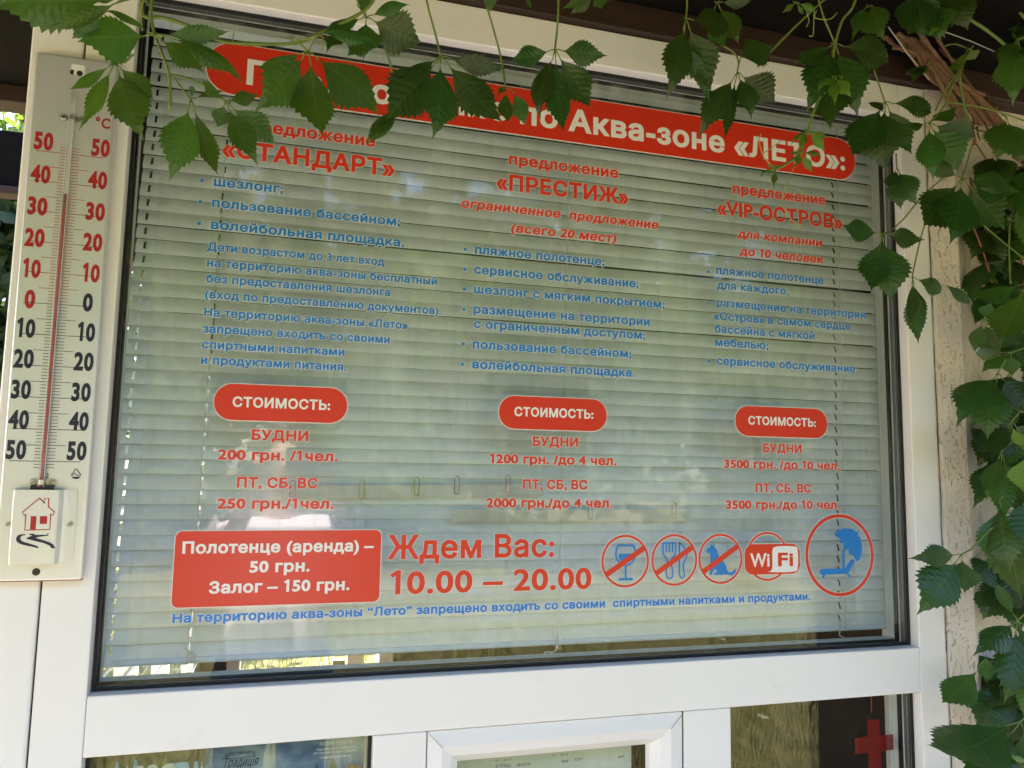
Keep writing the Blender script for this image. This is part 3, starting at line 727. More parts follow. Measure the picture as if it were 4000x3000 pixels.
w0 = at(2907, 2185); w1 = at(3122.7, 2185); wt = at(3016, 2124.5).z; wb = at(3016, 2242.6).z
mb = MB(); flat(mb, [rrect(w0.x, w1.x, wb, wt, .0155)], YL - .0001); badge = mb.build('badge', R_, wifi)
mb = MB(); flat(mb, [rrect(w0.x - .001, w1.x + .001, wb - .001, wt + .001, .0162)], YO - .0001); mb.build('white_border', 'vinyl_edge', wifi)
mb = MB(); bub = sm2([M_(1355, 568), M_(1385, 545), M_(1386, 430), M_(1402, 402), M_(1450, 396), M_(1530, 398), M_(1554, 420), M_(1555, 540), M_(1530, 565), M_(1430, 570)], 4, True); flat(mb, [bub], YL - .0003); mb.build('speech_panel', 'vinyl_white', wifi)
q0 = M_(1240, 535); q1 = M_(1368, 533); text_mesh(MB(), 'Wi', q0[0], q1[0], (q0[1] + q1[1]) / 2, .0235, YL - .0006, .03).build('lettering', 'vinyl_white', wifi)
q0 = M_(1424, 530); q1 = M_(1525, 528); text_mesh(MB(), 'Fi', q0[0], q1[0], (q0[1] + q1[1]) / 2, .0235, YL - .0006, .03).build('lettering', R_, wifi)
big = sign_ring(1.1412, 1.3560, .0690, 'sunbed_pictogram', 'large red circle round a blue sunbed and parasol', False, .0056)
mb = MB(); bed = [M_(*q) for q in ((1700, 560), (1712, 548), (1862, 545), (1872, 540), (1905, 488), (1925, 482), (1935, 500), (1893, 575), (1912, 600), (1905, 608), (1892, 600), (1880, 580), (1740, 586), (1728, 612), (1716, 605), (1722, 588), (1703, 582))]
flat(mb, [bed], YL); pz = [M_(*q) for q in ((1800, 312), (1825, 290), (1870, 278), (1915, 282), (1945, 302), (1955, 297), (1960, 308), (1956, 318), (1975, 350), (1983, 400), (1980, 450), (1965, 490), (1945, 496), (1930, 470), (1918, 455), (1895, 445), (1892, 418), (1862, 405), (1858, 378), (1836, 372), (1832, 340), (1808, 332))]
flat(mb, [pz], YL - .00005); stroke(mb, [M_(1860, 545), M_(1858, 425), M_(1880, 405)], .0050, YL - .0001); mb.build('sunbed_and_parasol', B_, big)

# ------------------------------------------------------------------ outdoor thermometer
YT = -.0375                                           # face of the metal plate
th = thing('outdoor_thermometer', 'tall white metal outdoor thermometer screwed to the window corner', 'thermometer', (-.06, -.03, 1.35))
c_tl = at(140, 199, YT); c_br = at(319, 2266, YT); c_tr0 = at(352, 1800, YT)
xr_b = c_br.x; zb_ = c_br.z; zt_ = c_tl.z; 
slope = (at(429, 700, YT).x - xr_b) / (at(429, 700, YT).z - zb_)     # the plate hangs very slightly askew
def edge_r(z): return xr_b + slope * (z - zb_)
PW = (edge_r(zt_) - c_tl.x)
def pl(u, z): return edge_r(z) - PW + u                 # across the plate, from its left edge
mb = MB(); r = .006
out = [(pl(r, zb_), zb_), (pl(PW - .002, zb_), zb_), (pl(PW, zb_ + .002), zb_ + .002), (pl(PW, zt_ - .002), zt_ - .002), (pl(PW - .002, zt_), zt_), (pl(.003, zt_), zt_), (pl(0, zt_ - .003), zt_ - .003), (pl(0, zb_ + r), zb_ + r)]
body = mb.prism_xz(out, YT, -.0245).build('metal_plate', 'plate_metal', th, bevel=.003)
ring_ = MB().box(pl(.002, zb_), pl(PW - .001, zb_), YT + .001, -.026, zb_ - .0006, zb_ + .0004); ring_.build('rusty_edge', 'rust', body)
def tn(mb, txt, l_, r2, px_h, off=.045):
    a = at(*l_, YT - .0003); b = at(*r2, YT - .0003); return text_mesh(mb, txt, a.x, b.x, (a.z + b.z) / 2, px_h, YT - .0004, off, gap=.06)
LN = [((130, 583), (205, 588)), ((117, 712), (194, 717)), ((105, 838), (182, 842)), ((93, 962), (171, 965)), ((86, 1083), (156, 1086)), ((93, 1204), (134, 1204)), ((63, 1317), (135, 1320)), ((50, 1437), (129, 1438)), ((41, 1557), (118, 1559)), ((30, 1676), (110, 1677)), ((20, 1794), (99, 1794))]
RN = [((355, 608), (426, 615)), ((342, 735), (416, 740)), ((333, 858), (407, 864)), ((322, 979), (397, 983)), ((320, 1100), (387, 1104)), ((321, 1217), (360, 1217)), ((301, 1332), (369, 1335)), ((286, 1447), (363, 1450)), ((277, 1567), (352, 1569)), ((267, 1682), (344, 1683)), ((259, 1798), (335, 1798))]
NUM = ['50', '40', '30', '20', '10', '0', '10', '20', '30', '40', '50']
for k, t_ in enumerate(NUM):
    tn(MB(), t_, *LN[k], .0252).build('numeral', 'ink_red' if k <= 5 else 'ink_navy', th)
    tn(MB(), t_, *RN[k], .0252).build('numeral', 'ink_red' if k <= 4 else 'ink_navy', th)
tn(MB(), '°C', (372, 496), (429, 506), .0150, .03).build('unit_mark', 'ink_red', th)
a = at(177, 1867, YT); b = at(191, 1867, YT); text_mesh(MB(), '2', a.x, b.x, a.z, .0062, YT - .0004, .01).build('batch_number', 'ink_navy', th)
L5, L6 = at(142, 588, YT), at(36, 1799, YT); R5, R6 = at(407, 618, YT), at(315, 1805, YT)
t_top = at(294, 344, YT); t_bot = at(168, 1870, YT)
def tube_x(z): return t_top.x + (t_bot.x - t_top.x) * (z - t_top.z) / (t_bot.z - t_top.z)
def tick(mb, xa, xb, z, w): mb.add([(xa, YT - .0004, z - w / 2), (xb, YT - .0004, z - w / 2), (xb, YT - .0004, z + w / 2), (xa, YT - .0004, z + w / 2)], [(0, 1, 2, 3)])
red_, nav = MB(), MB()
z50 = (L5.z + R5.z) / 2; z_50 = (L6.z + R6.z) / 2; dz = (z_50 - z50) / 100
for d in range(-2, 103):
    z = z50 + dz * d; tx = tube_x(z); mbk = red_ if d <= 49 else nav
    f_ = d / 100; lx = L5.x + (L6.x - L5.x) * f_; rx = R5.x + (R6.x - R5.x) * f_
    if d % 10 == 0: xa, xb, w = lx, rx, .0008
    elif d % 10 == 5: xa, xb, w = tx - .0225, tx + .0225, .0007
    else: xa, xb, w = tx - .0115, tx + .0115, .0007
    tick(mbk, xa, xb, z, w)
o = red_.build('scale_marks', 'ink_red', th); o['kind'] = 'stuff'
o = nav.build('scale_marks', 'ink_navy', th); o['kind'] = 'stuff'
tp = [(tube_x(z), YT - .0045, z) for z in np.linspace(t_bot.z - .012, t_top.z - .012, 12)]
MB().tube(tp + [(tube_x(t_top.z - .006), YT - .0045, t_top.z - .006), (t_top.x, YT - .0045, t_top.z)], [.0033] * 12 + [.0026, .0012], 14).build('glass_tube', 'tube_glass', th, smooth=True)
rt = at(256, 763, YT).z
MB().tube([(tube_x(z), YT - .0045, z) for z in np.linspace(t_bot.z - .014, rt, 10)], .0020, 8).build('red_column', 'spirit_red', th, smooth=True)
MB().tube([(tube_x(z), YT - .0042, z) for z in np.linspace(t_bot.z - .014, t_top.z - .03, 10)], .0021, 8).build('backing_strip', 'vinyl_white', th, smooth=True) if False else None
mb = MB()
mb.add([(tube_x(z) + s_ * .0024, YT - .0007, z) for z in (t_bot.z - .012, t_top.z - .02) for s_ in (-1, 1)], [(0, 1, 3, 2)]); mb.build('enamel_strip', 'vinyl_white', th)
for s_ in (-1, 1): MB().tube([(tube_x(z) + s_ * .0029, YT - .0060, z) for z in np.linspace(t_bot.z - .010, t_top.z - .016, 6)], .00045, 5).build('tube_edge', 'pvc_inner', th)
def disc(x, z, r, y0, y1, name, m, parent, slot=True, sm='steel_dark'):
    o = MB().tube([(x, y1, z), (x, y0 + r * .25, z), (x, y0, z)], [r, r, r * .75], 16).build(name, m, parent)
    if slot: MB().bar((x - r * .7, y0 - .0001, z - r * .3), (x + r * .7, y0 - .0001, z + r * .3), r * .25, .0003, (0, 1, 0)).build('slot', sm, o)
    return o
def clamp(pxl, pxr, pyy, name):
    a = at(pxl, pyy, YT); b = at(pxr, pyy + (12 if pyy < 1000 else 0), YT); zc = (a.z + b.z) / 2; xc = tube_x(zc); q = []
    for i in range(13):
        an = math.pi * i / 12; q.append((xc - .0042 * math.cos(an), YT - .0012 - .0072 * math.sin(an), zc))
    mb = MB()
    path = [(a.x, YT - .0012, zc)] + q + [(b.x, YT - .0012, zc)]
    for (p0, p1) in zip(path[:-1], path[1:]):
        h = .0030; mb.add([(p0[0], p0[1], p0[2] - h), (p1[0], p1[1], p1[2] - h), (p1[0], p1[1], p1[2] + h), (p0[0], p0[1], p0[2] + h)], [(0, 1, 2, 3)])
    cl = mb.build(name, 'steel', th)
    for s_ in (a, b):
        mb = MB(); annulus(mb, s_.x, zc, .0018, .0046, YT - .0016, 24); mb.build('eyelet', 'steel', cl)
        disc(s_.x, zc, .0034, YT - .0034, YT - .0004, 'screw', 'steel', cl)
clamp(250, 328, 460, 'tube_clamp'); clamp(133, 204, 1883, 'tube_clamp')
def T_(x, y, dy=0): return at(x / 3.318, 1800 + y / 3.318, YT - dy)
q = T_(560, 345); MB().box(q.x - .0125, q.x + .0125, YT - .006, YT - .0005, q.z - .006, q.z + .003).build('bulb', 'bulb_black', th)
# bulb cover: embossed tin shield
ztc = T_(550, 372).z; zbc = T_(480, 1325).z
def cover_x(u, z):                                       # u: -1 .. 1 across the cover
    f_ = (ztc - z) / (ztc - zbc); lx = T_(80, 400).x * (1 - f_) + T_(15, 1310).x * f_; rx = T_(1015, 400).x * (1 - f_) + T_(945, 1300).x * f_
    return (lx + rx) / 2 + u * (rx - lx) / 2
prof_u = [(-1, .0008), (-.80, .0010), (-.775, .0025), (-.72, .0115), (-.68, .0125), (.50, .0125), (.545, .0115), (.63, .0035), (.72, .0010), (.79, .0008), (1, .0008)]
mb = MB(); zl = np.linspace(zbc, ztc, 8)
for z in zl:
    cut = .0 if zbc + .004 < z < ztc - .004 else .03
    for u, h in prof_u: mb.v.append((cover_x(u * (1 - cut * abs(u)), z), YT - h, z))
k = len(prof_u)
for i in range(len(zl) - 1):
    for j in range(k - 1): mb.f.append((i * k + j, i * k + j + 1, (i + 1) * k + j + 1, (i + 1) * k + j))
mb.f.append(tuple(range(k))); 
cov = mb.build('bulb_cover', 'plate_metal', th, bevel=0)
YCV = YT - .0129
def TC(x, y): q_ = at(x / 3.318, 1800 + y / 3.318, YCV); return (q_.x, q_.z)
hp = [TC(*q_) for q_ in ((512, 485), (578, 548), (578, 487), (632, 487), (625, 595), (708, 665), (680, 712), (657, 685), (645, 890), (320, 900), (335, 690), (317, 712), (290, 668))]
mb = MB(); stroke(mb, hp + hp[:2], .0013, YCV); 
flat(mb, [[TC(400, 718), TC(473, 718), TC(460, 890), TC(388, 890)]], YCV - .00005); flat(mb, [[TC(518, 718), TC(613, 718), TC(607, 818), TC(513, 818)]], YCV - .00005)
mb.build('house_emblem', 'ink_red', cov)
mb = MB()
flat(mb, [sm2([TC(*q_) for q_ in ((325, 948), (240, 962), (208, 1010), (225, 1055), (300, 1090), (420, 1115), (495, 1133), (480, 1105), (380, 1072), (295, 1045), (262, 1010), (280, 975), (325, 962))], 3, True)], YCV)
flat(mb, [[TC(*q_) for q_ in ((380, 946), (448, 946), (448, 962), (612, 958), (615, 940), (628, 940), (625, 968), (480, 990), (465, 1000), (560, 1028), (640, 1055), (690, 1085), (718, 1133), (668, 1133), (640, 1098), (560, 1065), (430, 1035), (345, 1012), (345, 998), (420, 968), (380, 962))]], YCV - .00005)
mb.build('path_emblem', 'ink_navy', cov)
mb = MB(); def_ = lambda x, y: (T_(x, y).x, T_(x, y).z)
tri = [def_(*q_) for q_ in ((922, 188), (960, 140), (973, 112), (987, 106), (1003, 118), (1048, 182), (1044, 190), (1000, 188), (972, 160), (945, 188))]
stroke(mb, tri, .0011, YT - .0004); flat(mb, [[def_(*q_) for q_ in ((925, 207), (1047, 205), (1030, 225), (1005, 235), (975, 236), (945, 226))]], YT - .0004); mb.build('maker_emblem', 'ink_navy', th)
for x, y in ((113, 825), (915, 822)):
    q = T_(x, y); disc(q.x, q.z, .0033, YT - .0030, YT - .0005, 'screw', 'steel', cov)
q = T_(468, 1440); o = disc(q.x, q.z, .0046, YT - .0014, YT + .001, 'screw', 'steel_dark', th); MB().bar((q.x, YT - .0016, q.z - .003), (q.x, YT - .0016, q.z + .003), .001, .0003, (0, 1, 0)).build('slot', 'bulb_black', o)
h0 = at(278, 249, YT); h1 = at(330, 298, YT)
mb = MB(); mb.box(h0.x, h1.x, YT - .0002, YT + .004, h1.z, h0.z); ho = mb.build('hanging_slot', 'vinyl_white', th)
MB().box(h0.x, h0.x + .004, YT - .0004, YT + .003, h1.z, h0.z - .008).build('slot_shadow_plate', 'bulb_black', ho)
disc(h1.x - .006, h1.z + .003, .0040, YT - .0012, YT, 'nail', 'bulb_black', th, False)

# ------------------------------------------------------------------ poster, menu and first-aid sign behind the lower lights
YP = .0250
po = thing('hotel_poster', 'blue landscape poster with umbrellas and a hotel logo behind the lower light', 'poster', (.17, YP, .6))
xs_ = at(805, 2930, YP).x; xe = at(1424, 2890, YP).x
MB().box(.004, xs_, YP, YP + .0006, .5, 1.125).build('tree_photo', 'poster_trees', po)
MB().box(xs_, xe, YP, YP + .0006, .5, 1.125).build('sky_photo', 'poster_sky', po)
MB().box(xe, xe + .003, YP - .0002, YP + .0006, .5, 1.125).build('poster_border', 'poster_edge', po)
def Pp(px, py): q_ = at(px, py, YP - .0004); return (q_.x, q_.z)
def parasol(cx_, ytop, w, h, name='closed_parasol'):
    mb = MB(); flat(mb, [sm2([Pp(cx_ - w * .25, ytop), Pp(cx_ + w * .25, ytop), Pp(cx_ + w * .4, ytop + h * .5), Pp(cx_ + w * .55, ytop + h), Pp(cx_ - w * .55, ytop + h), Pp(cx_ - w * .4, ytop + h * .5)], 3, True)], YP - .0004); mb.build(name, 'poster_blue', po)
for cx_, yt, w, h in ((457, 2978, 16, 30), (530, 2968, 20, 36), (766, 2975, 22, 40), (788, 2974, 8, 34), (497, 2992, 8, 20)): parasol(cx_, yt, w, h)
for cx_, yt, w in ((595, 2992, 40), (660, 2988, 50), (545, 2996, 36)):
    mb = MB(); flat(mb, [[(Pp(cx_, yt)[0] + w * .00035 / 2 * math.cos(a_), Pp(cx_, yt)[1] - .004 + .006 * math.sin(a_)) for a_ in np.linspace(0, math.pi, 12)]], YP - .00045); mb.build('dome_tent', 'poster_dome', po)
mb = MB(); flat(mb, [[Pp(655, 2982), Pp(735, 2976), Pp(742, 3010), Pp(650, 3012)]], YP - .0003); mb.build('pavilion', 'poster_blue', po)
def ptext(txt, l_, r2, cap, m, parent, off=.01, shear=0, arc=0, name='lettering', yy=YP - .0007):
    a_ = at(*l_, yy); b_ = at(*r2, yy); return text_mesh(MB(), txt, a_.x, b_.x, (a_.z + b_.z) / 2, cap, yy, off, shear, arc=arc).build(name, m, parent)
ptext('RESTO-PARK-HOTEL', (880, 2952), (1000, 2941), .0044, 'poster_ink', po, .015, arc=.0024)
ptext('Традиція', (868, 2998), (1004, 2990), .0125, 'poster_ink', po, .008, .25)
mb = MB(); stroke(mb, sm2([Pp(866, 2970), Pp(875, 2960), Pp(900, 2964), Pp(940, 2960), Pp(975, 2955), Pp(1000, 2952)], 4), .0008, YP - .0007); mb.build('flourish', 'poster_ink', po)
ptext('РЕСТОРАН • ОТЕЛЬ • SPA', (1249, 2912), (1377, 2903), .0042, 'poster_white', po, .012)
ptext('Отдыхайте вместе с нами и пусть', (1236, 2932), (1388, 2923), .0036, 'poster_white', po, .012)
ptext('это станет вашей доброй Традицией', (1226, 2946), (1391, 2936), .0036, 'poster_white', po, .012)
ptext('www.tradicia.com.ua', (1252, 2963), (1369, 2956), .0042, 'poster_white', po, .012)
def ptree(cx_, yt, w):
    mb = MB(); rr = random.Random(cx_); L_ = []
    for i in range(9): L_.append((cx_ - w * (i + 1) / 9 * (1 if i % 2 else .6), yt + i * 10))
    Rr = [(2 * cx_ - a_, b_) for a_, b_ in L_[::-1]]
    flat(mb, [[Pp(cx_, yt - 6)] + [Pp(*q_) for q_ in L_] + [Pp(*q_) for q_ in Rr]], YP - .0003); mb.build('printed_tree', 'poster_trees', po)
ptree(1300, 2962, 28); ptree(1237, 2982, 20); ptree(1368, 2984, 14)
mb = MB(); flat(mb, [[Pp(1380, 2985), Pp(1410, 2992), Pp(1412, 3010), Pp(1352, 3010), Pp(1355, 2992)]], YP - .00035); mb.build('printed_roof', 'poster_roof', po)
YM = .0300
me_ = thing('menu_sheet', 'pale green printed menu sheet behind the opening sash', 'menu', (.63, YM, .55))
mx1 = at(2466, 2920, YM).x
MB().box(gx0 - .002, mx1, YM, YM + .0005, .52, 1.085).build('sheet', 'paper_green', me_)
for txt, l_, r2, cap in (('Вес', (1935, 2974), (1947, 2973), .0026), ('Цена, грн', (1966, 2971), (1997, 2970), .0026), ('И ПТИЦЫ', (1938, 3000), (1995, 2997), .0052), ('МЯСНОЙ ПИР', (2020, 2996), (2075, 2988), .0042), ('Вес', (2160, 2954), (2171, 2953), .0026), ('Цена, грн', (2189, 2951), (2219, 2949), .0026), ('350.00', (2193, 2979), (2219, 2977), .0040), ('ТОРТ', (2244, 2973), (2275, 2971), .0040), ('60,00', (2414, 2961), (2436, 2959), .0036)):
    ptext(txt, l_, r2, cap, 'menu_ink', me_, .012, yy=YM - .0006)
YX = .045
rc = thing('first_aid_sign', 'red cross on a clear disc hanging on an orange string', 'sign', (at(3410, 2890, YX).x, YX, at(3410, 2890, YX).z))
def X_(x, y, d=0): q_ = at(2600 + x / 2.212, 2600 + y / 2.212, YX - d); return (q_.x, q_.z)
mb = MB(); flat(mb, [[X_(1740, 467), X_(1845, 463), X_(1850, 602), X_(1960, 592), X_(1966, 724), X_(1858, 738), X_(1862, 880), X_(1865, 960), X_(1750, 965), X_(1748, 752), X_(1635, 762), X_(1633, 625), X_(1742, 612)]], YX - .001); mb.build('red_cross', 'cross_red', rc)
cx_, cz_ = X_(1795, 680); mb = MB(); mb.tube([(cx_, YX + .0012, cz_), (cx_, YX - .0006, cz_)], .0500, 48); mb.build('clear_disc', 'clear_plastic', rc)
a_ = X_(1780, 405); b_ = X_(1775, 150); MB().tube([(a_[0], YX, a_[1]), (b_[0], YX, b_[1] + .02)], .0008, 5).build('string', 'orange_string', rc)
# things seen through the slit under the blind
sbl = thing('side_blind', 'slatted blind on the side window inside, glimpsed under the lowered blind', 'blind', (XL + .03, 1.1, .55))
for i in range(26):
    z = .55 + i * .05
    o = MB().add([(XL + .02, .36, z), (XL + .035, .36, z + .03), (XL + .035, 1.95, z + .03), (XL + .02, 1.95, z)], [(0, 1, 2, 3)]).build('slat', 'slat', sbl)
cb = at(1330, 2610, 2.0)
mb = MB(); mb.prism_xz([(cb.x - .10, .05), (cb.x + .07, .05), (cb.x + .015, cb.z + .03), (cb.x - .03, cb.z + .03)], 2.0, 2.04); tag(mb.build('cardboard_sheet', 'card'), 'pointed tan cardboard sheet standing inside, seen through the slit under the blind', 'cardboard')

# ------------------------------------------------------------------ Virginia creeper
PROF = [(0, .02), (.06, .045), (.11, .13), (.18, .38), (.27, .66), (.38, .90), (.48, 1.0), (.56, .95), (.64, .80), (.71, .59), (.78, .38), (.84, .22), (.90, .11), (.95, .045), (1, .0)]
def prof_at(t):
    for (a, va), (b, vb) in zip(PROF[:-1], PROF[1:]):
        if t <= b: return va + (vb - va) * (t - a) / (b - a)
    return 0
def leaflet_mesh(i, mname):
    r = random.Random(100 + i)
    bend = r.uniform(-.16, .20); side = r.uniform(-.22, .22); fold = r.uniform(.10, .34); tipc = r.uniform(-.10, .10); asy = r.uniform(.88, 1.12)
    teeth = 9; rows = [0, .05, .10, .16, .22]
    for k in range(teeth):
        a = .25 + (.86 - .25) * k / teeth; b = .25 + (.86 - .25) * (k + 1) / teeth; rows += [a + (b - a) * .02, a + (b - a) * .80]
    rows += [.90, .95, 1.0]
    V = []; UV = []
    for q, t in enumerate(rows):
        w = prof_at(t); s_ = [0, 0]
        for sd in (0, 1):
            ww = w
            if q >= 5 and t < .86:
                tooth = (q - 5) % 2
                ww = w * (1 + (.10 if tooth else -.05)) + (.030 if tooth else 0) * r.uniform(.6, 1.4)
            s_[sd] = ww * (asy if sd else 2 - asy)
        cy_ = side * 4 * t * (1 - t) * .5 + tipc * max(0, t - .75) * 4 * .5
        cz_ = bend * 4 * t * (1 - t) * .5 - .10 * max(0, t - .8) * 4 * (1 if bend > 0 else -.6)
        for j, e_ in enumerate((-1, -.5, 0, .5, 1)):
            ww = s_[0] if e_ < 0 else s_[1]; yy = e_ * ww
            xx = t + abs(e_) * .015 * (1 if (q >= 5 and (q - 5) % 2 and t < .86) else 0)
            zz_ = cz_ + fold * abs(yy) * .32 - .10 * yy * yy 
            V.append((xx, yy + cy_, zz_)); UV.append((t, .5 + .5 * yy / 1.15))
    F = []
    for q in range(len(rows) - 1):
        for j in range(4): F.append((q * 5 + j, (q + 1) * 5 + j, (q + 1) * 5 + j + 1, q * 5 + j + 1))
    me = bpy.data.meshes.new('leaflet'); me.from_pydata(V, [], F); me.update(); me.materials.append(MATS[mname])
    uvl = me.uv_layers.new(name='UVMap')
    for lp in me.loops: uvl.data[lp.index].uv = UV[lp.vertex_index]
    me.polygons.foreach_set('use_smooth', [True] * len(me.polygons)); return me
LM = {'leaf': [leaflet_mesh(i, 'leaf') for i in range(14)], 'leaf_fresh': [leaflet_mesh(i + 20, 'leaf_fresh') for i in range(12)], 'leaf_young': [leaflet_mesh(i + 50, 'leaf_young') for i in range(6)]}
lr = random.Random(11)
def put_leaflet(parent, b, t, wpx, young=False, roll=None, fresh=False):
    """b, t: world points of base and tip; wpx: width in photograph pixels"""
    me = lr.choice(LM['leaf_young' if young else 'leaf_fresh' if fresh else 'leaf'])
    ax = t - b; mid = (b + t) / 2; view = (CAM - mid); dist = view.length; n_ = view.normalized()
    n_ = (n_ + Vector((0, 0, .25))).normalized()
    a_ = ax.normalized(); sd = n_.cross(a_).normalized()
    rl = lr.uniform(-.55, .55) if roll is None else roll
    sd = Quaternion(a_, rl) @ sd; nn = a_.cross(sd).normalized()
    hw = wpx * dist / FPX / 2 / max(.6, math.cos(rl)) * .84
    o = bpy.data.objects.new('leaflet', me); COL.objects.link(o)
    M3 = Matrix((ax, sd * hw, nn * ax.length)).transposed().to_4x4(); M3.translation = b
    o.parent = parent; o.matrix_basis = M3
    return o
def leaf(vine, node, y, tips, attach=None, young=False, red=True, frac=.13, dy=.03):
    """a compound leaf: node pixel, depth, leaflets (tip x, tip y, width[, base x, base y])"""
    N = at(*node, y)
    pts = smoothcurve([at(*q, y + .004 * i) for i, q in enumerate(attach)] + [N], 4) if attach else [N + Vector((.002, .01, .008)), N]
    pet = MB().tube(pts, [.0013 if not young else .0011] * len(pts), 6)
    bases = []
    for tp_ in tips:
        tip = at(tp_[0], tp_[1], y + lr.uniform(-dy, dy * .6))
        if len(tp_) > 3: base = at(tp_[3], tp_[4], y + lr.uniform(-.006, .006))
        else: base = N.lerp(tip, frac)
        bases.append((base, tip, tp_[2]))
        if (base - N).length < .06: pet.tube([N, N.lerp(base, .5) + Vector((0, -.001, .0008)), base + (tip - base) * .03], [.0010, .0008, .0007], 5)
    lf = pet.build('leaf', 'stem_green', vine, True); fresh = N.x < .25 or (y < -.1 and lr.random() < .4)
    for base, tip, w in bases: put_leaflet(lf, base, tip, w, young, None, fresh)
    return lf
def stem(vine, pts, y, r=.0016, m='stem_green', name='stem', dyp=None):
    p3 = [at(q[0], q[1], y + (q[2] if len(q) > 2 else 0)) for q in pts]
    c_ = smoothcurve(p3, 5); rr = random.Random(len(pts))
    return MB().tube(c_, [r * rr.uniform(.85, 1.15) for _ in c_], 7).build(name, m, vine, True)

V1 = thing('creeper_shoot', 'creeper shoot arching over the thermometer and the left end of the banner', 'vine', at(700, 60, -.24), 'creeper shoots')
stem(V1, [(560, -40), (560, 60), (640, 70), (760, 110), (864, 160), (1000, 172), (1155, 168), (1235, 135), (1420, 45), (1480, -40)], -.235, .0021)
stem(V1, [(600, -60), (590, 40), (606, 140), (660, 290), (664, 428)], -.24, .0016)
leaf(V1, (606, 140), -.26, [(296, 149, 185), (904, 122, 72), (800, 280, 105), (958, 321, 84, 680, 152), (400, 36, 34)])
leaf(V1, (490, 0), -.28, [(-70, 5, 175), (172, 115, 60), (283, 158, 85, 390, 45), (330, -40, 60)])
leaf(V1, (450, 246), -.25, [(264, 357, 42), (312, 506, 62), (556, 542, 152), (606, 393, 95)], [(520, 212), (490, 240)])
leaf(V1, (746, 389), -.23, [(664, 705, 152), (854, 692, 88), (880, 352, 32), (752, 330, 24)], [(678, 303), (710, 345)])
leaf(V1, (879, 398), -.22, [(1085, 563, 100), (1008, 642, 112), (850, 499, 76), (1013, 371, 60), (787, 312, 50)], [(651, 289), (730, 305), (820, 345)])
leaf(V1, (1205, 201), -.25, [(997, 271, 62), (1006, 434, 165), (1262, 538, 178), (1492, 443, 192), (1483, 174, 58, 1245, 128)], [(1165, 165)])
leaf(V1, (1431, 68), -.22, [(1650, 174, 168), (1600, 14, 62), (1415, -30, 58), (1262, 122, 58), (1415, 226, 122)], [(1395, 0), (1412, 40)])
leaf(V1, (1290, 140), -.23, [(1275, 195, 70, 1330, 150), (1360, 215, 80, 1400, 140)])
MB().tube(smoothcurve([at(*q, -.24) for q in ((555, 120), (552, 40), (560, 5), (575, 10))], 6), .0008, 5).build('tendril', 'tendril', V1, True)
MB().tube(smoothcurve([at(*q, -.24) for q in ((1165, 150), (1150, 145), (1160, 160), (1250, 140), (1262, 160), (1258, 195))], 6), .0007, 5).build('tendril', 'tendril', V1, True)
MB().tube(smoothcurve([at(*q, -.2) for q in ((1320, 340), (1323, 360), (1308, 375), (1300, 365), (1315, 350))], 6), .0006, 5).build('tendril', 'tendril', V1, True)

V2 = thing('creeper_shoot', 'creeper leaf stalk hanging over the banner with dark curled leaflets below', 'vine', at(1669, -30, -.24), 'creeper shoots')
leaf(V2, (1722, 221), -.25, [(1559, 325, 66), (1503, 474, 192), (1694, 535, 170), (1962, 485, 165), (1982, 271, 80)], [(1660, -40), (1675, 40), (1700, 130)])
leaf(V2, (1575, 409), -.20, [(1428, 550, 74), (1437, 562, 50), (1656, 445, 26), (1612, 428, 44)], [(1495, 150), (1515, 220), (1540, 300)])
V3 = thing('creeper_shoot', 'creeper stalks before the head rail, five-part leaf over the banner middle', 'vine', at(2180, -30, -.24), 'creeper shoots')
leaf(V3, (2167, 195), -.24, [(1990, 237, 80), (2103, 466, 98), (2198, 524, 112), (2311, 427, 135), (2370, 217, 104)], [(2182, -40), (2180, 60), (2175, 130)])
leaf(V3, (1974, 339), -.20, [(1985, 484, 66), (2055, 493, 78, 2010, 360), (1945, 375, 32)], [(1890, -40), (1900, 18), (1935, 140), (1962, 250)])
leaf(V3, (1905, -60), -.23, [(1918, 50, 52), (1840, 10, 40)])
leaf(V3, (2330, -40), -.24, [(2202, 34, 52), (2229, 56, 58), (2351, 38, 60), (2400, 0, 44), (2075, 38, 20, 2060, -20)])
V4 = thing('creeper_shoot', 'creeper shoot hanging before the head rail beside the young bright tip', 'vine', at(2682, -30, -.23), 'creeper shoots')
leaf(V4, (2679, 74), -.23, [(2608, 385, 122), (2782, 362, 140), (2778, 409, 60, 2668, 155), (2869, 107, 124), (2670, 66, 34)], [(2680, -40), (2684, 20)])
leaf(V4, (2800, 10), -.21, [(2889, 170, 100), (2939, 5, 46), (2830, 190, 80, 2780, 60)])
leaf(V4, (2880, 282), -.20, [(2728, 535, 118), (2827, 553, 56), (2941, 463, 88), (3032, 405, 135), (3021, 181, 132, 2890, 225)], [(2818, 174), (2865, 205), (2885, 240)])
stem(V4, [(2960, 260), (2995, 217), (3070, 140), (3162, 51), (3230, -10)], -.19, .0017)
V5 = thing('creeper_shoot', 'creeper shoot with a pale green growing tip trailing over the banner end', 'vine', at(3343, -30, -.24), 'creeper shoots')
stem(V5, [(3350, -40), (3330, 30), (3290, 80), (3262, 172), (3252, 240), (3246, 300), (3212, 353), (3185, 420), (3165, 475), (3156, 511), (3140, 560), (3127, 597), (3080, 635), (3027, 664)], -.25, .0019)
stem(V5, [(3190, -30), (3215, 60), (3240, 120), (3262, 172)], -.24, .0013)
leaf(V5, (3262, 172), -.24, [(3097, 255, 76), (3151, 438, 144), (3486, 240, 130), (3355, 452, 155), (3237, 495, 132, 3250, 330)])
leaf(V5, (3258, 300), -.27, [(3260, 407, 46), (3325, 380, 48), (3194, 353, 48), (3300, 300, 30)], None, True)
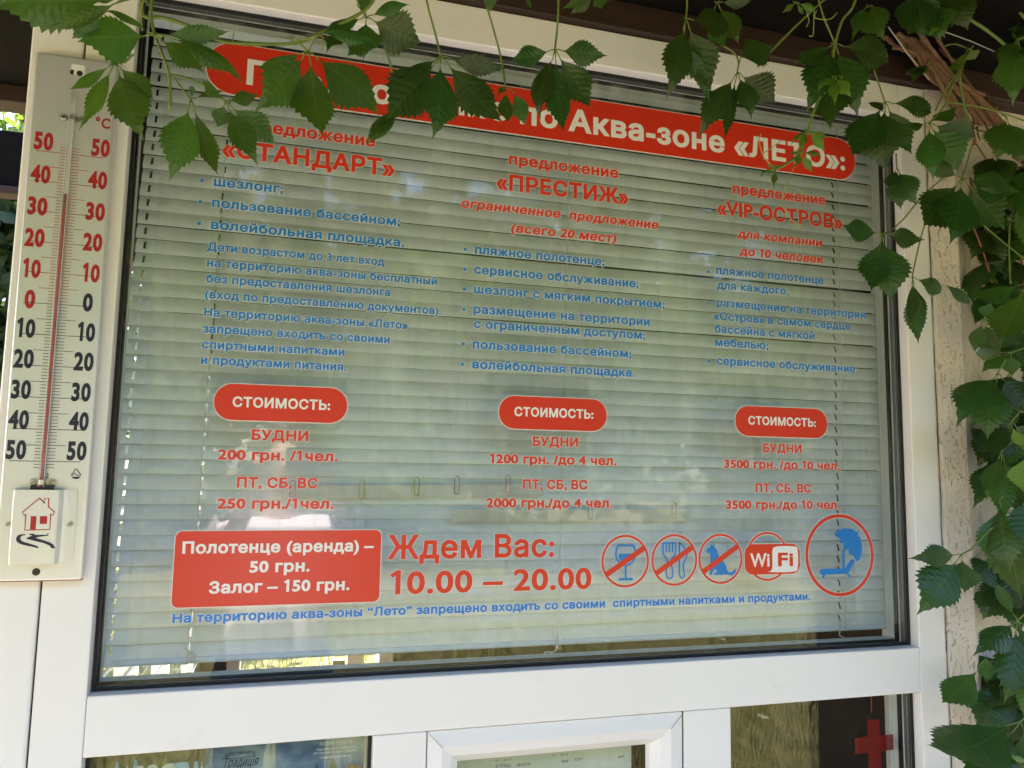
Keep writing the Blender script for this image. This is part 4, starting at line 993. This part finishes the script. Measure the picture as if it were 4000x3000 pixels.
leaf(V5, (3156, 511), -.255, [(3088, 563, 28), (3237, 540, 28), (3226, 590, 36), (3122, 588, 30)], None, True)
leaf(V5, (3127, 597), -.26, [(3077, 604, 18), (3206, 606, 26), (3174, 674, 32), (3102, 655, 30)], None, True)
leaf(V5, (3027, 664), -.26, [(3023, 732, 26), (2966, 690, 20), (3040, 640, 18), (2996, 636, 16)], None, True)
leaf(V5, (3110, 10), -.22, [(3055, 50, 22), (3190, 45, 30), (3140, 60, 16)], None, True)
for q in (((3127, 600), (3090, 680), (3060, 760), (3062, 810), (3085, 850), (3115, 880), (3128, 896)), ((3068, 725), (3110, 735), (3150, 760)), ((3027, 660), (2990, 620), (2975, 590), (2965, 545), (2975, 520)), ((2985, 595), (3010, 580), (3050, 550)), ((3190, 40), (3185, 70), (3240, 75), (3270, 50)), ((3180, 45), (3178, 110), (3175, 140), (3160, 140)), ((3150, 45), (3160, 80), (3150, 105))):
    MB().tube(smoothcurve([at(a, b, -.25) for a, b in q], 5), .00065, 5).build('tendril', 'tendril', V5, True)
V6 = thing('creeper_vine', 'creeper leaves spreading from the pier onto the right window post', 'vine', at(3560, 500, -.13), 'creeper on the pier')
leaf(V6, (3457, 398), -.16, [(3653, 436, 84), (3319, 619, 155), (3457, 669, 180), (3561, 606, 98), (3400, 420, 60)], [(3402, 235), (3430, 320)])
leaf(V6, (3628, 481), -.15, [(3509, 509, 48), (3741, 418, 66), (3816, 549, 98), (3644, 698, 104), (3750, 669, 155)], [(3700, 400), (3660, 450)])
leaf(V6, (3758, 696), -.15, [(3594, 629, 66), (3979, 753, 125), (3600, 890, 150), (3720, 944, 150), (3925, 900, 155)], [(3800, 560), (3775, 640)])
leaf(V6, (3503, 655), -.14, [(3520, 819, 90), (3580, 800, 100), (3470, 740, 60)], [(3500, 600)])
leaf(V6, (3446, 914), -.14, [(3289, 884, 98), (3609, 939, 84), (3400, 1142, 125), (3486, 1178, 165)], [(3690, 690), (3600, 770), (3533, 852), (3480, 900)])
leaf(V6, (3563, 1082), -.12, [(3685, 1145, 68), (3799, 1194, 42, 3690, 1110), (3588, 1346, 80), (3604, 1289, 52), (3555, 1275, 46)], [(3620, 860), (3605, 900), (3580, 1000)])
V7 = thing('creeper_vine', 'dense creeper climbing the plastered pier', 'vine', at(3900, 2600, -.10), 'creeper on the pier')
leaf(V7, (4010, 1108), -.17, [(3897, 1338, 165), (3781, 1161, 82)], [(4080, 1060)])
leaf(V7, (3947, 1377), -.13, [(3800, 1381, 58), (3832, 1452, 64), (3956, 1470, 66), (4060, 1400, 70)], [(4000, 1360)])
leaf(V7, (3841, 1248), -.11, [(3992, 1347, 105), (3805, 1377, 62), (3870, 1180, 60), (3900, 1400, 80)], [(3900, 1248)])
leaf(V7, (3898, 1457), -.15, [(3735, 1655, 165), (3856, 1716, 150), (4022, 1623, 140)], [(3930, 1400)])
leaf(V7, (3950, 1647), -.11, [(3829, 1774, 95), (3870, 1800, 110), (3940, 1830, 120), (4060, 1760, 90)], [(3990, 1600)])
leaf(V7, (4005, 1760), -.17, [(4002, 1935, 115), (3955, 1670, 42), (4090, 1850, 80)], None, True)
leaf(V7, (3910, 1765), -.12, [(3920, 2041, 88), (3850, 1950, 80), (3990, 2020, 120)], [(3960, 1720)])
leaf(V7, (3905, 1950), -.13, [(3995, 2354, 165), (3870, 2230, 130), (3950, 2240, 150)], [(3950, 1900)])
leaf(V7, (4040, 1920), -.16, [(3983, 2147, 135), (4080, 2100, 120)])
leaf(V7, (3755, 2166), -.14, [(3553, 2181, 82), (3586, 2400, 158), (3769, 2317, 100)], [(3880, 2060), (3856, 2080), (3800, 2140)])
leaf(V7, (3974, 2425), -.15, [(3874, 2257, 46), (3802, 2550, 105), (3925, 2745, 130), (4060, 2500, 110), (4040, 2620, 110)], [(4020, 2380)])
leaf(V7, (3835, 2605), -.13, [(3678, 2755, 124), (3853, 2669, 58, 3850, 2562)], [(3880, 2580)])
leaf(V7, (3985, 2820), -.19, [(3618, 2931, 230), (3760, 3120, 180), (4060, 2990, 120)], [(4030, 2780)])
leaf(V7, (4040, 2600), -.17, [(3958, 2696, 66), (3990, 2800, 80)])
leaf(V7, (4022, 2979), -.20, [(3922, 2958, 28), (3890, 3010, 40), (3960, 3030, 40)], None, True)
for (a, b) in (((3800, 880), (3875, 1105)), ((3985, 1000), (3996, 1120))):
    stem(V7, [a, ((a[0] + b[0]) / 2 + 6, (a[1] + b[1]) / 2), b], -.06, .0018, 'stem_red')
stem(V7, [(3820, 860), (3900, 930), (4000, 1010)], -.09, .0014); stem(V7, [(3945, 860), (3942, 980), (3948, 1110)], -.10, .0014)
stem(V7, [(3856, 870), (3850, 900), (3890, 950), (3940, 955), (4000, 975)], -.05, .0007, 'bark')
for k in range(46):                                     # shaded inner leaves of the thicket
    px_ = lr.uniform(3890, 4130); py_ = lr.uniform(1180, 3050)
    leaf(V7, (px_, py_), lr.uniform(-.07, -.03), [(px_ + lr.uniform(-110, 110), py_ + lr.uniform(60, 220), lr.uniform(90, 150)) for _ in range(3)])
for k in range(24):
    px_ = lr.uniform(3850, 4120); py_ = lr.uniform(560, 1150)
    leaf(V7, (px_, py_), lr.uniform(-.06, -.02), [(px_ + lr.uniform(-100, 100), py_ + lr.uniform(60, 200), lr.uniform(80, 140)) for _ in range(3)])
V8 = thing('woody_creeper', 'bundle of brown woody creeper stems crossing the soffit to the pier', 'vine', at(3880, 440, -.08))
def S_(x, y): return (3400 + x / 3.687, y / 3.687)
B0 = [[(180, -60), (420, 380), (800, 800), (1150, 1250), (1650, 1650), (1900, 2000)], [(230, -60), (500, 330), (760, 650), (1000, 950), (1400, 1450), (1620, 1650), (1760, 1900)], [(290, 340), (560, 560), (900, 1000), (1100, 1400), (1300, 1750)], [(480, 350), (700, 560), (950, 850), (1250, 1200), (1500, 1500)], [(560, 300), (800, 600), (1100, 1000), (1600, 1500), (1850, 1800)], [(870, 450), (1050, 700), (1200, 900), (1500, 1200)],
      [(210, 530), (400, 680), (650, 800), (850, 930), (1100, 1200)], [(330, 690), (560, 730), (800, 870), (1000, 1100)], [(800, 430), (900, 700), (1300, 1200), (1650, 1380), (1800, 1580)], [(130, -60), (330, 330), (480, 600), (780, 950), (1000, 1250)], [(620, 200), (900, 560), (1180, 900), (1500, 1330), (1700, 1600)], [(300, 0), (560, 300), (860, 640), (1150, 1050), (1450, 1350)], [(400, 480), (620, 650), (880, 900), (1200, 1400), (1320, 1650)], [(930, 500), (1120, 800), (1280, 1000)]]
for i, q in enumerate(B0):
    rr = random.Random(i); pts = [at(*S_(*p_), -.10 + rr.uniform(-.03, .03) + .02 * k) for k, p_ in enumerate(q)]
    c_ = smoothcurve(pts, 6)
    MB().tube(c_, [rr.uniform(.0028, .0044) * (1 + .18 * rr.uniform(-1, 1)) for _ in c_], 7).build('woody_stem', 'bark', V8, True)
for i in range(26):
    rr = random.Random(200 + i); x = rr.uniform(3780, 4020); y = rr.uniform(430, 720)
    if y < 400 + (x - 3780) * .5: y += 60
    p0 = at(x, y, -.05); p1 = at(x + rr.uniform(10, 90), y + rr.uniform(10, 120), -.05 + rr.uniform(-.02, .02))
    MB().tube([p0, (p0 + p1) / 2 + Vector((rr.uniform(-.004, .004), 0, rr.uniform(-.004, .004))), p1], rr.uniform(.0010, .0026), 6).build('woody_stem', 'bark', V8, True)
rs_ = random.Random(77)
for i in range(16):
    x0_ = rs_.uniform(60, 520); x1_ = rs_.uniform(1250, 1900); jit = [rs_.uniform(-70, 70) for _ in range(4)]
    c_ = smoothcurve([at(*S_(x0_, rs_.uniform(-80, 120)), -.09), at(*S_(x0_ * .6 + x1_ * .25 + jit[0], 560), -.085), at(*S_(x0_ * .3 + x1_ * .55 + jit[1], 1050), -.075), at(*S_(x1_ * .85 + jit[2], 1400), -.065), at(*S_(x1_ + jit[3], 1800), -.05)], 6)
    MB().tube(c_, [rs_.uniform(.0024, .0040) for _ in c_], 7).build('woody_stem', 'bark', V8, True)
V9 = thing('creeper_vine', 'creeper with bright green stalks and broad leaves under the soffit above the pier', 'vine', at(3750, 60, -.2), 'creeper on the pier')
leaf(V9, (3400, 25), -.19, [(3454, 155, 105, 3408, 20), (3330, 150, 60, 3380, 30)])
leaf(V9, (3576, -40), -.20, [(3595, 146, 105), (3518, 127, 84), (3640, 120, 90)])
leaf(V9, (3698, -50), -.20, [(3782, 117, 118), (3720, 80, 100), (3650, 70, 90)])
leaf(V9, (3679, 65), -.21, [(3629, 141, 32)], None, True)
leaf(V9, (3972, 155), -.21, [(3961, 407, 120), (3896, 285, 70), (4040, 330, 110)], [(4010, 140)])
leaf(V9, (3785, 190), -.18, [(3811, 233, 46), (3709, 287, 42)], None, True)
leaf(V9, (3635, 245), -.12, [(3530, 293, 44), (3560, 330, 44)])
leaf(V9, (3929, 454), -.14, [(3893, 622, 118), (3990, 640, 110)])
leaf(V9, (4040, 640), -.13, [(3965, 770, 90), (3990, 900, 110), (4020, 1020, 110)])
leaf(V9, (3990, 40), -.16, [(3960, 120, 70), (4030, 200, 90), (3900, 60, 50)])
for k in range(12):
    px_ = lr.uniform(3560, 4060); py_ = lr.uniform(-60, 240) if px_ > 3860 else lr.uniform(-90, 20)
    leaf(V9, (px_, py_), lr.uniform(-.20, -.13), [(px_ + lr.uniform(-90, 90), py_ + lr.uniform(60, 170), lr.uniform(80, 120)) for _ in range(3)])
stem(V9, [(3700, -10), (3769, 60), (3850, 115), (3923, 174), (3980, 240)], -.20, .0026); stem(V9, [(3930, -30), (3950, 0), (4000, 68), (4060, 120)], -.2, .0026)
stem(V9, [(3800, 180), (3788, 203), (3750, 279), (3761, 380), (3774, 450), (3782, 480)], -.17, .0020); stem(V9, [(3750, 279), (3720, 310), (3685, 365), (3655, 431)], -.17, .0013)
stem(V9, [(3745, 290), (3715, 345), (3698, 393), (3701, 415)], -.17, .0018); stem(V9, [(3701, 399), (3780, 410), (3861, 426), (3942, 450), (4010, 475)], -.16, .0014)
stem(V9, [(3690, 180), (3730, 172), (3770, 185), (3800, 200)], -.17, .0011)
tag(MB().tube([at(3470, 105, -.14), at(3545, 210, -.12), at(3632, 312, -.10)], .0010, 6).build('tie_string', 'string'), 'pale string tied across the brown stem bundle', 'string')
tag(MB().tube([at(3671, 117, -.15), at(3790, 160, -.14), at(3910, 212, -.13)], .0010, 6).build('tie_string', 'string'), 'pale string running under the soffit to the broad right leaf', 'string')

# ------------------------------------------------------------------ outside: lawn, hedge, trees
def grass(name, x0, x1, y0, y1, n, seed, hmax=.11):
    r = np.random.RandomState(seed); X = r.uniform(x0, x1, n); Y = r.uniform(y0, y1, n); A = r.uniform(0, 6.28, n); H = r.uniform(.4, 1, n) * hmax; Wd = r.uniform(.002, .005, n)
    lean = r.uniform(.1, .7, n) * H; A2 = r.uniform(0, 6.28, n)
    v = np.zeros((n, 5, 3)); ca, sa = np.cos(A), np.sin(A)
    for i, (s_, h, k) in enumerate(((-1, 0, 0), (1, 0, 0), (.8, .6, .4), (-.8, .6, .4), (0, 1, 1))):
        v[:, i, 0] = X + ca * Wd * s_ + np.cos(A2) * lean * k; v[:, i, 1] = Y + sa * Wd * s_ + np.sin(A2) * lean * k; v[:, i, 2] = H * h
    me = bpy.data.meshes.new(name); idx = np.arange(n)[:, None] * 5
    fs = [(a, a + 1, a + 2, a + 3) for a in range(0, n * 5, 5)] + [(a + 3, a + 2, a + 4) for a in range(0, n * 5, 5)]
    me.from_pydata(v.reshape(-1, 3).tolist(), [], fs); me.update(); me.materials.append(MATS['grass_blade'])
    o = bpy.data.objects.new(name, me); COL.objects.link(o); o['kind'] = 'stuff'; o['label'] = 'sunlit lawn grass of uneven length'; return o
grass('grass', -1.5, 6.0, -7.5, -2.1, 30000, 1); grass('grass', -3.5, 4.0, 2.6, 9, 22000, 2)
rf = random.Random(5)
for i in range(14):
    x = rf.uniform(.5, 4.2); y = rf.uniform(-5.2, -2.6); z = rf.uniform(.06, .13)
    fl = tag(MB().tube([(x, y, 0), (x + .01, y, z)], .0015, 4).build('daisy', 'stem_green'), 'white daisy growing in the lawn in front of the kiosk', 'flower', 'daisies in the lawn')
    mb = MB()
    for k in range(10):
        a = k * .628; mb.add([(x + .01, y, z + .003), (x + .01 + .02 * math.cos(a - .2), y + .02 * math.sin(a - .2), z + .005), (x + .01 + .024 * math.cos(a), y + .024 * math.sin(a), z + .006), (x + .01 + .02 * math.cos(a + .2), y + .02 * math.sin(a + .2), z + .005)], [(0, 1, 2, 3)])
    mb.build('petals', 'petal', fl); MB().tube([(x + .01, y, z + .003), (x + .01, y, z + .009)], [.006, .003], 8).build('flower_head', 'flower_heart', fl)
def leaf_cloud(name, cen, rad, n, size, seed, parent, clumps=26, mname='tree_leaf'):
    r = np.random.RandomState(seed); cen = np.array(cen); rad = np.array(rad)
    cc = r.normal(size=(clumps, 3)); cc /= np.linalg.norm(cc, axis=1)[:, None]; cc = cen + cc * rad * (r.uniform(.35, 1, clumps) ** .6)[:, None]
    k = r.randint(0, clumps, n); P = cc[k] + r.normal(size=(n, 3)) * rad * .17
    A = r.normal(size=(n, 3)); A /= np.linalg.norm(A, axis=1)[:, None]; B = r.normal(size=(n, 3)); B = np.cross(A, B); B /= np.linalg.norm(B, axis=1)[:, None]
    s_ = (size * r.uniform(.6, 1.3, n))[:, None]
    v = np.stack([P - A * s_, P + B * s_ * .5, P + A * s_, P - B * s_ * .5], 1).reshape(-1, 3)
    me = bpy.data.meshes.new(name); me.from_pydata(v.tolist(), [], [(a, a + 1, a + 2, a + 3) for a in range(0, n * 4, 4)]); me.update(); me.materials.append(MATS[mname])
    o = bpy.data.objects.new(name, me); COL.objects.link(o); par(o, parent) if parent else None; return o
def tree(x, y, h, rad, lab, seed, n=5200, size=.09, low=.35):
    t = thing('leafy_tree', lab, 'tree', (x, y, 0), 'trees round the lawn'); r = random.Random(seed)
    mb = MB(); pts = smoothcurve([(x, y, 0), (x + .1, y, h * .3), (x - .1, y + .1, h * .6), (x, y, h * .9)], 5); k = len(pts)
    mb.tube(pts, [h * .022 * (1.15 - i / k) for i in range(k)], 9)
    for i in range(9):
        a = r.uniform(0, 6.28); b0 = pts[int(k * r.uniform(.35, .8))]; mb.tube(smoothcurve([b0, b0 + Vector((math.cos(a) * rad * .4, math.sin(a) * rad * .4, h * .12)), b0 + Vector((math.cos(a) * rad * .8, math.sin(a) * rad * .8, h * .16))], 3), [h * .008, h * .007, h * .006, h * .005, h * .004, h * .003, h * .002], 6)
    mb.build('trunk', 'tree_bark', t, True)
    leaf_cloud('crown', (x, y, h * (low + 1) / 2), (rad, rad, h * (1 - low) / 2), n, size, seed, t, 34)
tree(-9.0, -10.5, 7.5, 3.6, 'broad leafy tree across the lawn, mirrored in the left of the pane', 1, 15000, .24, .02)
tree(-3.2, -13, 7.0, 3.9, 'leafy tree far across the lawn, straight opposite the window', 2, 15000, .24, .02)
tree(3.5, -12.5, 6.9, 4.0, 'leafy tree across the lawn, mirrored in the middle of the pane', 3, 15000, .24, .02)
tree(11, -12, 6.4, 4.2, 'leafy tree across the lawn, mirrored at the island column', 4, 15000, .24, .02)
tree(-1.05, -4.6, 5.2, .80, 'slender young tree beside the paving', 5, 3000, .045, .18)
tree(18, -6, 7, 4.5, 'leafy tree standing beyond the pier side of the kiosk', 9, 8000, .15, .06)
tree(-3.2, 9.5, 7.5, 3.0, 'leafy tree behind the kiosk seen past the thermometer', 6, 7000, .11, .15)
tree(2.5, 15, 8, 4, 'leafy tree far behind the kiosk', 7, 6000, .14, .12)
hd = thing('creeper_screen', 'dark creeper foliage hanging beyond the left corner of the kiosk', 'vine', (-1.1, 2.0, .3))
leaf_cloud('foliage', (-.98, 2.0, 2.12), (.40, .28, .46), 3600, .05, 21, hd, 34, 'shaded_leaf')
fr_ = thing('added_shade_fringe', 'added out-of-view creeper foliage along the porch roof edge, dappling sun and screening sky', 'vine', (.4, -.72, 2.3))  # unseen foliage added to dapple the sun and dim the upper window
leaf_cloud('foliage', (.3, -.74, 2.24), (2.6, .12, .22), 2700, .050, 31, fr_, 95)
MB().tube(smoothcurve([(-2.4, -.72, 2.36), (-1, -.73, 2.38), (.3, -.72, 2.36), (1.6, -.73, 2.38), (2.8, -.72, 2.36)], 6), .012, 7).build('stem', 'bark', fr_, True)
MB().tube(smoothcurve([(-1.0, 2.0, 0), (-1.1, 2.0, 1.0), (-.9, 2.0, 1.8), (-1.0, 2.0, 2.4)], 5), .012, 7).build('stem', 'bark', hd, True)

# ------------------------------------------------------------------ the photographer, mirrored in the pane
per = thing('person', 'person in a white shirt holding up a phone, mirrored in the pane', 'person', (.20, -1.60, 0))
def make_skin(name, verts, edges, m, root=0, sub=2):
    bm = bmesh.new(); ly = bm.verts.layers.skin.verify(); vs_ = [bm.verts.new(v[:3]) for v in verts]
    for a, b in edges: bm.edges.new((vs_[a], vs_[b]))
    for v, d in zip(vs_, verts): v[ly].radius = (d[3], d[4] if len(d) > 4 else d[3])
    vs_[root][ly].use_root = True
    me = bpy.data.meshes.new(name); bm.to_mesh(me); bm.free(); me.materials.append(MATS[m])
    o = bpy.data.objects.new(name, me); COL.objects.link(o); par(o, per)
    sk = o.modifiers.new('skin', 'SKIN'); sk.use_smooth_shade = True
    ss = o.modifiers.new('sub', 'SUBSURF'); ss.levels = sub; ss.render_levels = sub
    return o
px0, py0 = .20, -1.60
bv = [(px0, py0, .86, .15, .11), (px0, py0, 1.05, .14, .10), (px0, py0, 1.20, .15, .10), (px0, py0, 1.29, .07, .06), (px0, py0 + .01, 1.37, .052), (px0, py0 + .025, 1.42, .062, .070), (px0, py0 + .02, 1.50, .074, .088), (px0, py0 + .01, 1.575, .062, .075),
      (px0, py0 + .118, 1.475, .012), (px0, py0 + .095, 1.50, .010),
      (px0 - .17, py0, 1.245, .052), (px0 - .25, py0 + .09, 1.02, .040), (px0 - .085, py0 + .37, 1.385, .028), (px0 - .05, py0 + .425, 1.43, .026, .034),
      (px0 + .17, py0, 1.245, .052), (px0 + .27, py0 + .09, 1.02, .040), (px0 + .155, py0 + .37, 1.385, .028), (px0 + .130, py0 + .425, 1.43, .026, .034),
      (px0 - .09, py0, .80, .085), (px0 - .10, py0 + .02, .46, .055), (px0 - .10, py0, .09, .040), (px0 - .10, py0 + .12, .035, .035),
      (px0 + .09, py0, .80, .085), (px0 + .10, py0 + .02, .46, .055), (px0 + .10, py0, .09, .040), (px0 + .10, py0 + .12, .035, .035)]
be = [(0, 1), (1, 2), (2, 3), (3, 4), (4, 5), (5, 6), (6, 7), (6, 9), (9, 8), (2, 10), (10, 11), (11, 12), (12, 13), (2, 14), (14, 15), (15, 16), (16, 17), (0, 18), (18, 19), (19, 20), (20, 21), (0, 22), (22, 23), (23, 24), (24, 25)]
fing = []
for sgn, wi, hx in ((-1, 13, px0 - .05), (1, 17, px0 + .130)):       # fingers behind and round the phone, thumbs on its screen side
    hy, hz = py0 + .425, 1.43
    for k in range(4):
        n0 = len(bv); zz_ = hz + .018 - .004 * k + .018 * k * .6
        bv += [(hx + sgn * .012, hy + .028, hz + .012 + .016 * k, .0095), (hx - sgn * (.004), hy + .050, hz + .022 + .017 * k, .0085), (hx - sgn * (.030 + .004 * (k == 1)), hy + .052, hz + .026 + .017 * k, .0075)]
        be += [(wi, n0), (n0, n0 + 1), (n0 + 1, n0 + 2)]
    n0 = len(bv); bv += [(hx - sgn * .004, hy + .012, hz + .030, .0105), (hx - sgn * .016, hy + .022, hz + .052, .0085)]; be += [(wi, n0), (n0, n0 + 1)]
make_skin('body', bv, be, 'skin')
sv = [(px0, py0, .80, .185, .135), (px0, py0, .95, .175, .13), (px0, py0, 1.10, .185, .135), (px0, py0, 1.21, .165, .12), (px0, py0 + .005, 1.30, .075, .07), (px0 - .165, py0, 1.255, .075), (px0 - .235, py0 + .07, 1.08, .062), (px0 + .165, py0, 1.255, .075), (px0 + .25, py0 + .07, 1.08, .062)]
make_skin('shirt', sv, [(0, 1), (1, 2), (2, 3), (3, 4), (3, 5), (5, 6), (3, 7), (7, 8)], 'shirt')
tv = [(px0, py0, .84, .165, .12), (px0 - .09, py0, .76, .105), (px0 - .10, py0 + .02, .46, .080), (px0 - .10, py0, .10, .070), (px0 + .09, py0, .76, .105), (px0 + .10, py0 + .02, .46, .080), (px0 + .10, py0, .10, .070)]
make_skin('trousers', tv, [(0, 1), (1, 2), (2, 3), (0, 4), (4, 5), (5, 6)], 'trousers')
for sx in (-.10, .10):
    make_skin('shoe', [(px0 + sx, py0 - .06, .045, .045), (px0 + sx, py0 + .04, .042, .045), (px0 + sx, py0 + .15, .035, .040)], [(0, 1), (1, 2)], 'shoe')
hv_ = [(px0, py0 - .035, 1.50, .070, .075), (px0, py0 - .02, 1.565, .078, .085), (px0, py0 + .02, 1.605, .070, .075), (px0, py0 + .07, 1.60, .035, .03)]
make_skin('hair', hv_, [(0, 1), (1, 2), (2, 3)], 'hair')
for sx in (-1, 1):
    make_skin('ear', [(px0 + sx * .080, py0 + .012, 1.475, .010), (px0 + sx * .090, py0 + .006, 1.495, .013), (px0 + sx * .087, py0 + .008, 1.515, .010)], [(0, 1), (1, 2)], 'skin')
    MB().tube([(px0 + sx * .031, py0 + .094, 1.512), (px0 + sx * .031, py0 + .100, 1.512)], [.010, .006], 10).build('eye', 'hair', per, True)
MB().tube([(px0 - .022, py0 + .092, 1.437), (px0, py0 + .099, 1.435), (px0 + .022, py0 + .092, 1.437)], [.004, .006, .004], 8).build('mouth', 'cross_red', per, True)
ph = MB().prism_xz(rrect(-.079, .079, -.038, .038, .008), -.004, .004)
po_ = ph.build('smartphone', 'phone', bevel=.0015); tag(po_, 'black smartphone held up in both hands, mirrored in the pane', 'phone')
rot = RW.transposed() @ Matrix(((1, 0, 0), (0, 0, -1), (0, 1, 0)))
po_.matrix_world = Matrix.Translation(CAM + RW.transposed() @ Vector((.052, .0, -.0075))) @ rot.to_4x4()
